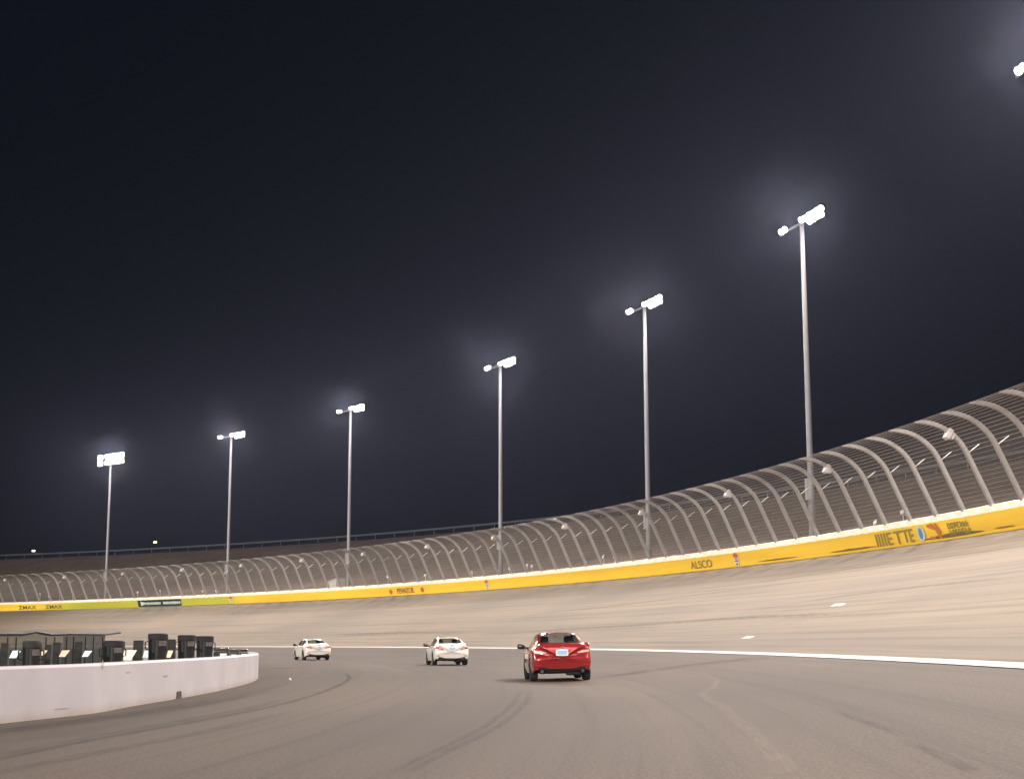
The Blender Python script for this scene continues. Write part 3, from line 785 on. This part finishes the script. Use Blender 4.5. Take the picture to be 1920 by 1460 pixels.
for k, p in enumerate(PWS):
    t = (PWS[min(k+1, len(PWS)-1)]-PWS[max(k-1, 0)]); t.z = 0; t.normalize(); s = Vector((t.y, -t.x, 0))   # towards the track
    rows.append([p+Vector((0, 0, -.05)), p+Vector((0, 0, PWH-.04)), p-s*.035+Vector((0, 0, PWH)), p-s*.30+Vector((0, 0, PWH)), p-s*.33+Vector((0, 0, PWH-.04)), p-s*.33+Vector((0, 0, -.05))])
mb.grid(rows); o = mb.build('wall_body', M['pit_white'], fix=False); o.parent = pit; o.matrix_parent_inverse = Matrix.Translation(-pit.location)
# grey rub marks on the wall face
for (px, py, w, hgt) in ((192, 1246, .14, .17), (310, 1267, .5, .05), (240, 1260, .5, .03), (115, 1328, .6, .03)):
    d = ray(px, py); best = None
    for q in range(len(PWS)-1):
        A, B = PWS[q], PWS[q+1]; den = d.x*(B.y-A.y)-d.y*(B.x-A.x)
        if abs(den) < 1e-9: continue
        u = (d.y*A.x-d.x*A.y)/den if False else None
        tt = (A.x*(B.y-A.y)-A.y*(B.x-A.x))/den
        ww = ((d.x*tt-A.x)*(B.x-A.x)+(d.y*tt-A.y)*(B.y-A.y))/((B-A).length**2)
        if tt > 0 and 0 <= ww <= 1: best = (tt, (B-A).normalized()); break
    if best:
        P0 = CAMPOS+d*best[0]; t = best[1]; s = Vector((t.y, -t.x, 0)); mb = MB()
        mb.m = 0; mb.quad(*[P0+t*(x*w/2)+Vector((0, 0, z*hgt/2))+s*.006 for x, z in ((-1, -.2), (-.3, -1), (.6, -.8), (1, .3), (.2, 1), (-.7, .8))])
        o = mb.build('rub_mark', alpha_mat('rub_grey', (.30, .27, .28), .45, .8), fix=False); o.parent = pit; o.matrix_parent_inverse = Matrix.Translation(-pit.location)

# drain opening at the foot of the wall
d = ray(335, 1303); best = None
for A, B in zip(PWS, PWS[1:]):
    den = d.x*(B.y-A.y)-d.y*(B.x-A.x); tt = (A.x*(B.y-A.y)-A.y*(B.x-A.x))/den
    ww = ((d.x*tt-A.x)*(B.x-A.x)+(d.y*tt-A.y)*(B.y-A.y))/((B-A).length**2)
    if tt > 0 and 0 <= ww <= 1: best = (Vector((d.x*tt, d.y*tt, 0)), (B-A).normalized()); break
P0, t = best; s = Vector((t.y, -t.x, 0)); mb = MB()
q = [P0+t*x+Vector((0, 0, z)) for x, z in ((-.26, .0), (.26, .0), (.22, .15), (-.22, .15))]
mb.quad(*[p+s*.012 for p in q])
for i in range(4): mb.quad(q[i]+s*.012, q[(i+1) % 4]+s*.012, q[(i+1) % 4]-s*.01, q[i]-s*.01)
o = mb.build('drain_opening', M['drain'], fix=False); o.parent = pit; o.matrix_parent_inverse = Matrix.Translation(-pit.location)

def wall_dist(x, y):
    best = 1e9; bt = None
    for A, B in zip(PWS, PWS[1:]):
        e = B-A; l2 = e.x*e.x+e.y*e.y
        if l2 < 1e-9: continue
        u = max(0, min(1, ((x-A.x)*e.x+(y-A.y)*e.y)/l2)); qx, qy = A.x+e.x*u-x, A.y+e.y*u-y
        d = math.hypot(qx, qy)
        if d < best: best = d; bt = (e.x*(y-A.y)-e.y*(x-A.x) > 0, math.atan2(e.y, e.x)-PI/2)
    return (best if bt[0] else -best), bt[1]              # positive behind the wall; heading of the wall there
def place(px, perp):
    """point on the ground perp metres behind the wall's track face, in the direction of photo column px"""
    Y = 12.0
    while Y < 80 and wall_dist(bearing_at(px, Y), Y)[0] < perp: Y += .1
    return Vector((bearing_at(px, Y), Y, 0))
def z_of(py, Y):                                          # height of the photo row at that distance
    d = ray(600, py); return CAM_H + d.z/d.y*Y
PXM = 2907.0
# black bins
def make_bin(px, wpx, ytop, back, label, slim=False):
    p = place(px, back); Y = p.y; w = wpx/PXM*Y; h = z_of(ytop, Y)
    b_ = empty('waste_bin', p, 0, label, 'bin', 'black bins behind the pit wall')
    r = w/2; mb = MB()
    mb.lathe([(r*.80, 0.0), (r*.82, .03), (r*.90, h*.55), (r*.96, h*.90)], 20); mb.build('bin_body', M['bin'], b_, smooth=35)
    mb = MB(); mb.lathe([(r*.97, h*.90), (r*1.0, h*.905), (r*1.0, h*.985), (r*.93, h), (r*.5, h*1.0)], 20); mb.build('bin_rim', M['black_plastic'], b_, smooth=35)
    mb = MB(); rows = []
    for k in range(9):
        a = R_(-72+k*7); rows.append([(r*.965*cos(a), r*.965*sin(a), h*.80), (r*.985*cos(a), r*.985*sin(a), h*.885)])
    mb.grid(rows); mb.build('bin_label', M['bin_band'], b_, fix=False)
    if not slim:
        for sg in (-1, 1):
            mb = MB(); mb.tube([(sg*r*.93, -.05, h*.74), (sg*(r+.05), -.05, h*.76), (sg*(r+.05), -.05, h*.86), (sg*r*.95, -.05, h*.88)], .014, 6)
            mb.build('bin_handle', M['black_plastic'], b_)
    return b_
for a in ((61, 36, 1199, .85, 'wide black bin behind the netting at the far left of the pit wall'), (213, 40, 1199, .85, 'wide black bin just right of the black netting screen'),
          (296, 37, 1186, .85, 'tall black bin standing apart in the middle of the row behind the pit wall'), (350, 34, 1189, .85, 'tall black bin with pale label, second from the right behind the pit wall'),
          (384, 33, 1191, .85, 'rightmost tall black bin behind the pit wall end')):
    make_bin(*a)
# low parked karts: dark hull, raked windscreen with lamp glints painted into its colour, black seat back
def make_kart(px_seat, wseat, yseat, px_scr, wscr, y0, y1, back, mt, label):
    p = place(px_scr, back); Y = p.y
    k_ = empty('parked_kart', p, wall_dist(p.x, p.y)[1], label, 'kart', 'low karts parked behind the pit wall')
    zt, zb = z_of(y0, Y), z_of(y1, Y); w = wscr/PXM*Y
    mb = MB(); mb.box((0, .55, .42), (1.05, .95, .50), None, .12); mb.box((0, 1.02, .48), (.9, .25, .40), None, .08); mb.build('kart_body', M['tarp'], k_, smooth=35)
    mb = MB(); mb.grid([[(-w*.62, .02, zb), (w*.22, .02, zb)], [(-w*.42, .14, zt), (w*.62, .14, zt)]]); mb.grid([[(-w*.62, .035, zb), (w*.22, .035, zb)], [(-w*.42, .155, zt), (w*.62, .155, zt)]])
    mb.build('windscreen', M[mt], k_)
    ps = bearing_at(px_seat, Y+.8)-p.x; ws = wseat/PXM*(Y+.8); zs = z_of(yseat, Y+.8)
    mb = MB(); mb.box((ps, .8, zs*.5+.2), (ws, .14, zs-.4), Matrix.Rotation(R_(-4), 3, 'X'), .012); mb.build('seat_back', M['tarp'], k_)
    for x in (-.55, .55):
        for y in (.12, .98):
            mb = MB(); mb.lathe([(.10, -.10), (.21, -.10), (.225, -.05), (.225, .05), (.21, .10), (.10, .10)], 14, 'X', (x, y, .225)); mb.build('wheel', M['tyre'], k_, smooth=35)
for a in ((15, 14, 1203, 27, 15, 1217, 1231, 1.9, 'teal', 'leftmost dark kart with painted teal windscreen glint behind the netting'),
          (93, 10, 1206, 80, 9, 1217, 1226, 1.9, 'orange', 'dark kart with small painted orange windscreen glint right of the leftmost wide bin'),
          (107, 15, 1202, 119, 14, 1217, 1229, 1.9, 'orange', 'dark kart with wide painted pink and orange windscreen glint behind the netting'),
          (149, 15, 1201, 162, 13, 1218, 1229, 1.9, 'teal', 'dark kart with split painted teal windscreen glint near the right end of the netting'),
          (231, 8, 1200, 241, 22, 1217, 1236, 1.9, 'cream', 'kart with broad painted cream windscreen glint right of the netting screen'),
          (263, 18, 1199, 275, 12, 1218, 1231, 1.9, 'teal', 'kart with painted pale teal windscreen glint left of the bin that stands apart'),
          (325, 16, 1197, 318, 9, 1218, 1231, 1.9, 'orange', 'kart with narrow painted orange-white windscreen glint between two tall bins')):
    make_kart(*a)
# black netting screen on a light frame
nets = [place(x, 2.9) for x in (-170, -90, -20, 62, 130, 196)]
ns_ = empty('netting_screen', (nets[2].x, nets[2].y, 0), 0, 'black netting screen on a thin frame standing behind the pit wall', 'screen')
NO = ns_.location.copy()
def nparent(o): o.parent = ns_; o.matrix_parent_inverse = Matrix.Translation(-NO); return o
ztop = [z_of(y, p.y) for y, p in zip((1185, 1185, 1185.5, 1186.5, 1186, 1187), nets)]
mb = MB(); pts = [p+Vector((0, 0, z)) for p, z in zip(nets, ztop)]
hump = place(66, 2.9); pts2 = pts[:3]+[place(40, 2.9)+Vector((0, 0, ztop[3])), hump+Vector((0, 0, z_of(1182, hump.y))), place(95, 2.9)+Vector((0, 0, ztop[3]))]+pts[4:]+[place(224, 2.9)+Vector((0, 0, z_of(1183.5, place(224, 2.9).y)))]
mb.tube(pts2, .036, 6); nparent(mb.build('top_rail', M['black_plastic']))
mb = MB(); mb.grid([[p+Vector((0, 0, .0)) for p in nets], [p+Vector((0, 0, z)) for p, z in zip(nets, ztop)]]); nparent(mb.build('net_panel', M['net'], fix=False))
extra = [place(x, 2.95) for x in (118, 150, 197)]
mb = MB(); mb.grid([[p for p in extra], [p+Vector((0, 0, z_of(1190, p.y))) for p in extra]]); nparent(mb.build('net_panel', M['net'], fix=False))
low = [place(x, 3.1) for x in (-170, -90, -20, 62, 130, 196)]
mb = MB(); mb.grid([[p for p in low], [p+Vector((0, 0, z_of(1216, p.y))) for p in low]]); nparent(mb.build('lower_screen', M['tarp'], fix=False))
for px in (-40, 14, 30, 86, 102, 125, 138, 160, 175, 192):
    p = place(px, 2.86); mb = MB(); mb.tube([p, p+Vector((0, 0, z_of(1192, p.y)))], .016, 5); nparent(mb.build('net_post', M['black_plastic']))
# low dark cases stacked beyond the end of the wall
for (px, w, y0, back, hl, lab) in ((417, 28, 1213.5, .75, .3, 'long dark case with a white lid edge just right of the rightmost bin'), (437, 24, 1216.5, .63, .2, 'small dark case beyond the pit wall, middle of three'), (455, 20, 1216, .50, .25, 'low dark case nearest the rounded end of the pit wall')):
    p = place(px, back); Y = p.y; ww = w/PXM*Y; h = z_of(y0, Y)
    c_ = empty('equipment_case', p, wall_dist(p.x, p.y)[1], lab, 'case', 'low cases at the pit wall end')
    mb = MB(); mb.box((0, 0, h*.45), (ww, .6, h*.9), None, .03); mb.build('case_body', M['tarp'], c_)
    mb = MB(); mb.box((0, 0, h*.955), (ww*.97, .58, h*.085), None, .02); mb.build('case_lid', M['black_gloss'], c_)
    mb = MB(); mb.box((ww*.15, -.312, h*.80), (ww*.45, .02, h*.10)); mb.build('case_label', M['litter'], c_)

# ================================================================ CARS
def keyf(keys, win=0.10):
    def lin(y):
        if y <= keys[0][0]: return keys[0][1]
        for (a, va), (b, vb) in zip(keys, keys[1:]):
            if y <= b: return va+(vb-va)*(y-a)/(b-a)
        return keys[-1][1]
    return lambda y: sum(lin(y+win*k/3) for k in range(-3, 4))/7
Wm = keyf([(-2.44, .84), (-2.2, .89), (-1.6, .918), (0, .92), (1.4, .915), (2.0, .885), (2.3, .80), (2.44, .68)])
Zs = keyf([(-2.44, .955), (-2.0, .985), (-1.0, .97), (0.5, .945), (1.3, .905), (2.0, .82), (2.44, .68)])
Zt = keyf([(-2.44, 1.075), (-2.32, 1.095), (-2.0, 1.09), (-1.86, 1.10), (-1.5, 1.235), (-1.02, 1.385), (-.6, 1.435), (-.1, 1.448), (.25, 1.435), (.55, 1.385), (.95, 1.21), (1.3, 1.03), (1.5, .975), (2.0, .885), (2.3, .79), (2.44, .71)], .06)
Wt = keyf([(-2.44, .66), (-1.95, .70), (-1.5, .655), (-.9, .585), (0, .585), (.6, .61), (1.3, .72), (2, .66), (2.44, .5)])
AX_R, AX_F, WR_ = -1.42, 1.40, .335
def zlow(y):
    base = .225
    if y < -1.95: base = .225+.10*min(1, (-1.95-y)/.3)
    for a in (AX_R, AX_F):
        d = abs(y-a)
        if d < .395: base = max(base, .335+math.sqrt(max(0, .395**2-d*d)))
    return base
def section(y):
    w, zs, zt, wt, zl = Wm(y), Zs(y), Zt(y), Wt(y), zlow(y)
    g = max(zt-zs, .02); zl2 = min(zl, zs-.12)
    c = [(w-.05 if zl < .36 else w-.012, zl2), (w-.005, zl2+.30*(zs-zl2)), (w, zl2+.55*(zs-zl2)), (w-.022, zs-.075), (w-.075, zs-.004), (w-.125, zs+min(.02, g*.2)),
         (wt+.012, zs+g*.85), (wt-.085, zs+g*.955), (wt*.5, zs+g*.992), (0, zs+g)]
    return c
SUB = [1, 2, 2, 2, 1, 4, 2, 3, 4]
def dense(y):
    c = section(y); out = []
    for i in range(9):
        n = SUB[i]
        for j in range(n):
            t = j/n; p0, p1 = c[i], c[i+1]
            out.append((p0[0]+(p1[0]-p0[0])*t, p0[1]+(p1[1]-p0[1])*t, i))
    out.append((*c[9], 8)); return out
ys = set()
y = -2.30
while y <= 2.3001: ys.add(round(y, 3)); y += .10
for a in (AX_R, AX_F):
    for k in range(-8, 9): ys.add(round(a+.395*sin(PI/2*k/8), 3))
ys |= {-1.80, -1.04, .50, 1.26, -1.22, .96, -.20, -.28}
ys = sorted(ys)
ys = [v for i, v in enumerate(ys) if i == 0 or v-ys[i-1] > .018 or v in (-1.80, -1.04, .50, 1.26, -1.22, .96, -.20, -.28)]
def seg_of(j):
    n = 0
    for i, s_ in enumerate(SUB):
        if j < n+s_: return i, (j-n)
        n += s_
    return 8, 3
def car_shell():
    body, rear, front, side = MB(), MB(), MB(), MB()
    def face(mb, q): mb.quad(*q)
    H = [dense(v) for v in ys]; n = len(H[0])
    def P(k, j, sg): x, z, _ = H[k][j]; return (sg*x, ys[k], z)
    for k in range(len(ys)-1):
        ym = (ys[k]+ys[k+1])/2
        for j in range(n-1):
            sgm, jj = seg_of(j); tgt = body
            if -1.80 < ym < -1.04 and (sgm >= 8 or sgm == 7): tgt = rear
            elif .50 < ym < 1.26 and sgm >= 7: tgt = front
            elif sgm == 5 and (-1.22 < ym < -.28 or -.20 < ym < .96): tgt = side
            for sg in (1, -1):
                q = [P(k, j, sg), P(k+1, j, sg), P(k+1, j+1, sg), P(k, j+1, sg)]
                face(tgt, q if sg > 0 else q[::-1])
    # rounded tail and nose
    def cap(k, y0, prof, oz, zc):
        half = [(x, z) for x, z, _ in H[k]]
        loop = [(x, z) for x, z in half]+[(-x, z) for x, z in half[::-1][1:]]
        rings = []
        for s_, dy in prof:
            rings.append([(x*s_, y0+dy+(oz(z)*min(1, (1-s_)*9)), zc+(z-zc)*s_) for x, z in loop])
        for a, b in zip(rings, rings[1:]):
            for j in range(len(loop)-1):
                body.quad(a[j], a[j+1], b[j+1], b[j])
            body.quad(a[-1], a[0], b[0], b[-1])
        body.quad(*rings[-1])
    def oz(z):
        K = [(.2, .05), (.36, .015), (.46, -.02), (.62, -.055), (.70, -.045), (.76, .02), (.92, .035), (1.0, .01), (1.06, -.05), (1.2, -.03)]
        for (a, va), (b, vb) in zip(K, K[1:]):
            if z <= b: return va+(vb-va)*max(0, (z-a))/(b-a)
        return -.03
    cap(0, ys[0], [(1, 0), (.988, -.05), (.965, -.085), (.92, -.108), (.86, -.118), (.72, -.13), (.5, -.138), (.25, -.14), (.06, -.14)], oz, .68)
    cap(len(ys)-1, ys[-1], [(1, 0), (.96, .06), (.88, .10), (.7, .13), (.4, .15), (.1, .155)], lambda z: 0, .5)
    def weld(mb):
        me = mb.mesh('m', M['seat'], fix=False); bm = bmesh.new(); bm.from_mesh(me); bmesh.ops.remove_doubles(bm, verts=bm.verts, dist=.0015)
        bmesh.ops.recalc_face_normals(bm, faces=bm.faces); bpy.data.meshes.remove(me); return bm
    return weld(body), rear, front, side
def make_car(name, loc, rz, paint, label, cat_group, clear_tail):
    car = empty(name, loc, rz, label, 'car', cat_group)
    bm, rear, front, side = car_shell()
    bvh = BVHTree.FromBMesh(bm)
    me = bpy.data.meshes.new('body'); bm.to_mesh(me); bm.free(); me.materials.append(paint)
    for p in me.polygons: p.use_smooth = True
    me.set_sharp_from_angle(angle=R_(38))
    link('body', me, car)
    def glass(mb, nm):
        m2 = mb.mesh(nm, M['glass'], fix=False); b2 = bmesh.new(); b2.from_mesh(m2); bmesh.ops.remove_doubles(b2, verts=b2.verts, dist=.0015); bmesh.ops.recalc_face_normals(b2, faces=b2.faces); b2.to_mesh(m2); b2.free()
        for p in m2.polygons: p.use_smooth = True
        return link(nm, m2, car)
    glass(rear, 'rear_window'); glass(front, 'windscreen'); glass(side, 'side_windows')
    def drape(fn_lo, fn_hi, x0, x1, nx, nz, proud):
        """a patch hugging the tail: x from x0 to x1, z between two curves"""
        mb = MB(); rows = []
        for i in range(nx+1):
            x = x0+(x1-x0)*i/nx; a, b = fn_lo(x), fn_hi(x); row = []
            for j in range(nz+1):
                z = a+(b-a)*j/nz; h = bvh.ray_cast(Vector((x, -4, z)), Vector((0, 1, 0)))
                yy = h[0].y if h[0] is not None and h[0].y < -1.9 else -2.28
                row.append((x, yy-proud, z))
            rows.append(row)
        mb.grid(rows); return mb
    for sg in (-1, 1):
        lo = lambda x: .785+.05*sstep(.45, .85, abs(x)); hi = lambda x: .835+.085*sstep(.42, .62, abs(x))+.02*sstep(.6, .85, abs(x))
        lamp = drape(lo, hi, sg*.44, sg*.855, 14, 5, .012).build('taillight', M['tail_red'], car, smooth=True)
        lo2 = lambda x: .82+.035*sstep(.5, .85, abs(x)); hi2 = lambda x: .85+.05*sstep(.45, .65, abs(x))
        drape(lo2, hi2, sg*(.50 if not clear_tail else .46), sg*(.66 if not clear_tail else .80), 8, 3, .018).build('reversing_lens', M['tail_clear'], lamp, smooth=True)
        drape(lambda x: .47, lambda x: .505, sg*.62, sg*.80, 5, 1, .008).build('reflector', M['tail_red'], car)
        # mirrors, seen dark from behind
        mb = MB(); mb.box((sg*1.02, .86, 1.02), (.24, .12, .16), Matrix.Rotation(sg*R_(-8), 3, 'Y'), .045); mb.build('mirror', paint if sg > 0 else M['black_gloss'], car, smooth=35)
        mb = MB(); mb.tube([(sg*.78, .84, .97), (sg*.94, .86, .99)], .03, 6); mb.build('mirror_arm', M['black_plastic'], car)
        # wheels
        for ya in (AX_R, AX_F):
            mb = MB(); c = (sg*.79, ya, WR_)
            mb.lathe([(.20, -.115), (.30, -.115), (.326, -.095), (.335, -.05), (.335, .05), (.326, .095), (.30, .115), (.20, .115)], 28, 'X', c, cap=False)
            w_ = mb.build('wheel', M['tyre'], car, smooth=35)
            mb = MB(); mb.lathe([(.22, sg*.07), (.215, sg*.10), (.20, sg*.085), (.05, sg*.10), (.02, sg*.105)], 24, 'X', c); mb.build('rim', M['rim'], w_, smooth=35)
        mb = MB(); mb.lathe([(.045, -.08), (.05, -.08), (.05, .06), (.04, .06)], 12, 'Y', (sg*.60, -2.40, .30)); mb.build('exhaust_tip', M['rim_dark'], car, smooth=True)
        # headlights
        mb = MB(); rows = []
        for i in range(7):
            x = sg*(.42+.34*i/6); row = []
            for z in (.60+.02*i/6, .68+.03*i/6):
                h = bvh.ray_cast(Vector((x, 4, z)), Vector((0, -1, 0))); row.append((x, (h[0].y if h[0] else 2.2)+.012, z))
            rows.append(row)
        mb.grid(rows); mb.build('headlight', M['head_clear'], car, smooth=True)
    drape(lambda x: .285+.03*(abs(x)/.7)**2, lambda x: .37+.05*sstep(.35, .55, abs(x)), -.70, .70, 24, 4, .010).build('bumper_valance', M['black_plastic'], car, smooth=True)
    drape(lambda x: .735, lambda x: .748, -.80, .80, 20, 1, .005).build('boot_seam', M['black_plastic'], car)
    # number plate: pale frame and sky-blue face
    h = bvh.ray_cast(Vector((0, -4, .82)), Vector((0, 1, 0)))[0].y
    mb = MB(); mb.box((0, h-.02, .835), (.36, .03, .185), Matrix.Rotation(R_(6), 3, 'X'), .008); pl = mb.build('number_plate', M['plate_white'], car)
    mb = MB(); mb.box((0.005, h-.0375, .838), (.285, .006, .115), Matrix.Rotation(R_(6), 3, 'X')); mb.build('plate_field', M['plate_blue'], pl)
    # emblem
    h = bvh.ray_cast(Vector((0, -4, .985)), Vector((0, 1, 0)))[0].y
    mb = MB(); mb.tube([(.075*cos(a), h-.015, .985+.05*sin(a)) for a in [2*PI*k/20 for k in range(21)]], .010, 6); mb.tube([(.032*cos(a), h-.016, .985+.048*sin(a)) for a in [2*PI*k/16 for k in range(17)]], .008, 5); mb.build('emblem', M['chrome'], car, smooth=True)
    # roof fin
    mb = MB(); mb.grid([[(-.025, -.95, Zt(-.95)-.005), (0, -.93, Zt(-.95)+.005), (.025, -.95, Zt(-.95)-.005)], [(-.022, -.80, Zt(-.80)-.005), (0, -.86, Zt(-.80)+.055), (.022, -.80, Zt(-.80)-.005)], [(-.012, -.66, Zt(-.66)-.005), (0, -.68, Zt(-.66)+.02), (.012, -.66, Zt(-.66)-.005)]]); mb.build('roof_fin', paint, car)
    # underbody and cabin
    mb = MB(); mb.box((0, -.02, .30), (1.30, 4.2, .16), None, .04); mb.box((0, -1.42, .30), (1.45, .10, .10)); mb.box((.38, -1.95, .235), (.46, .36, .15), None, .05); mb.build('underbody', M['black_plastic'], car)
    mb = MB(); mb.box((0, -.1, .40), (1.62, 3.2, .05)); mb.box((0, -1.25, .84), (1.34, .22, .46), Matrix.Rotation(R_(14), 3, 'X'), .06); mb.box((0, -1.62, 1.03), (1.3, .5, .03)); mb.box((0, 1.02, .86), (1.45, .5, .20), None, .08); mb.build('cabin', M['seat'], car)
    for sg in (-1, 1):
        mb = MB(); mb.box((sg*.38, -.18, .80), (.50, .16, .66), Matrix.Rotation(R_(12), 3, 'X'), .06); st_ = mb.build('front_seat', M['seat'], car, smooth=35)
        mb = MB(); mb.box((sg*.38, -.29, 1.225), (.28, .12, .19), Matrix.Rotation(R_(8), 3, 'X'), .05); mb.build('headrest', M['seat'], st_, smooth=35)
        mb = MB(); mb.box((sg*.40, -1.38, 1.10), (.26, .10, .12), Matrix.Rotation(R_(12), 3, 'X'), .04); mb.build('rear_headrest', M['seat'], car, smooth=35)
    return car
def car_at(px, Y, a):
    """rear bumper centre seen at px, Y metres away, heading a degrees left"""
    rx = bearing_at(px, Y, 1225); h = Vector((-sin(R_(a)), cos(R_(a)), 0)); c = Vector((rx, Y, 0))+h*2.42
    zz = [zprof(rad(c.x+sx*cos(R_(a)), c.y+sx*sin(R_(a)))) for sx in (-.8, .8)]
    c.z = sum(zz)/2; return c, math.atan2(zz[1]-zz[0], 1.6)
for (nm, px, Y, a, paint, lab, cl) in (
    ('sedan_car', 1054.5, 45.8, 2.8, M['red_paint'], 'red sedan seen from behind, nearest and rightmost of the three cars', True),
    ('sedan_car', 847.5, 79.5, 9.2, M['white_car'], 'white sedan just left of the red one, middle car of the three', False),
    ('sedan_car', 597.5, 106.0, 19.0, M['pearl_car'], 'white sedan far ahead near the pit wall end, leftmost of the three cars', False)):
    c, tilt = car_at(px, Y, a)
    o = make_car(nm, c, R_(a), paint, lab, 'sedans driving round the apron', cl)
    o.rotation_mode = 'XYZ'; o.rotation_euler = (0, -tilt, R_(a))

# ================================================================ AIR, SKY, CAMERA
HAZE = 0.00009
if HAZE:
    hz = MB(); hz.box((-110, 130, 15.6), (640, 640, 35.0))
    hm = bpy.data.materials.new('night_haze'); hm.use_nodes = True; nt = hm.node_tree; nt.nodes.clear()
    out = nt.nodes.new('ShaderNodeOutputMaterial'); pv = nt.nodes.new('ShaderNodeVolumePrincipled')
    pv.inputs['Color'].default_value = (0.62, 0.68, 0.98, 1); pv.inputs['Density'].default_value = HAZE; pv.inputs['Anisotropy'].default_value = 0.75
    nt.links.new(pv.outputs[0], out.inputs['Volume'])
    tag(hz.build('haze', hm), kind='stuff')

w = bpy.data.worlds.new('World'); SC.world = w; w.use_nodes = True
nt = w.node_tree; bg = nt.nodes['Background']
sky = nt.nodes.new('ShaderNodeTexSky'); sky.sky_type = 'NISHITA'; sky.sun_disc = False
sky.sun_elevation = R_(-8); sky.sun_rotation = R_(200)
mx = nt.nodes.new('ShaderNodeMix'); mx.data_type = 'RGBA'; mx.blend_type = 'ADD'; mx.inputs['Factor'].default_value = 1.0
mx.inputs['B'].default_value = (0.024, 0.038, 0.070, 1)
nt.links.new(sky.outputs[0], mx.inputs['A']); nt.links.new(mx.outputs['Result'], bg.inputs['Color'])
bg.inputs['Strength'].default_value = 0.10

cam = bpy.data.cameras.new('camera'); co = bpy.data.objects.new('camera', cam); COL.objects.link(co)
m4 = CAMROT.to_4x4(); m4.translation = CAMPOS; co.matrix_world = m4
cam.sensor_fit = 'HORIZONTAL'; cam.sensor_width = 36; cam.lens = 36*F/1920; cam.clip_start = 0.1; cam.clip_end = 9000
SC.camera = co
SC.view_settings.view_transform = 'Standard'; SC.view_settings.look = 'None'; SC.view_settings.gamma = 1.0; SC.view_settings.exposure = 0.0
SC.cycles.use_denoising = True
SC.cycles.max_bounces = 6; SC.cycles.transparent_max_bounces = 16; SC.cycles.volume_bounces = 0
SC.cycles.sample_clamp_indirect = 4.0
SC.cycles.use_light_tree = True
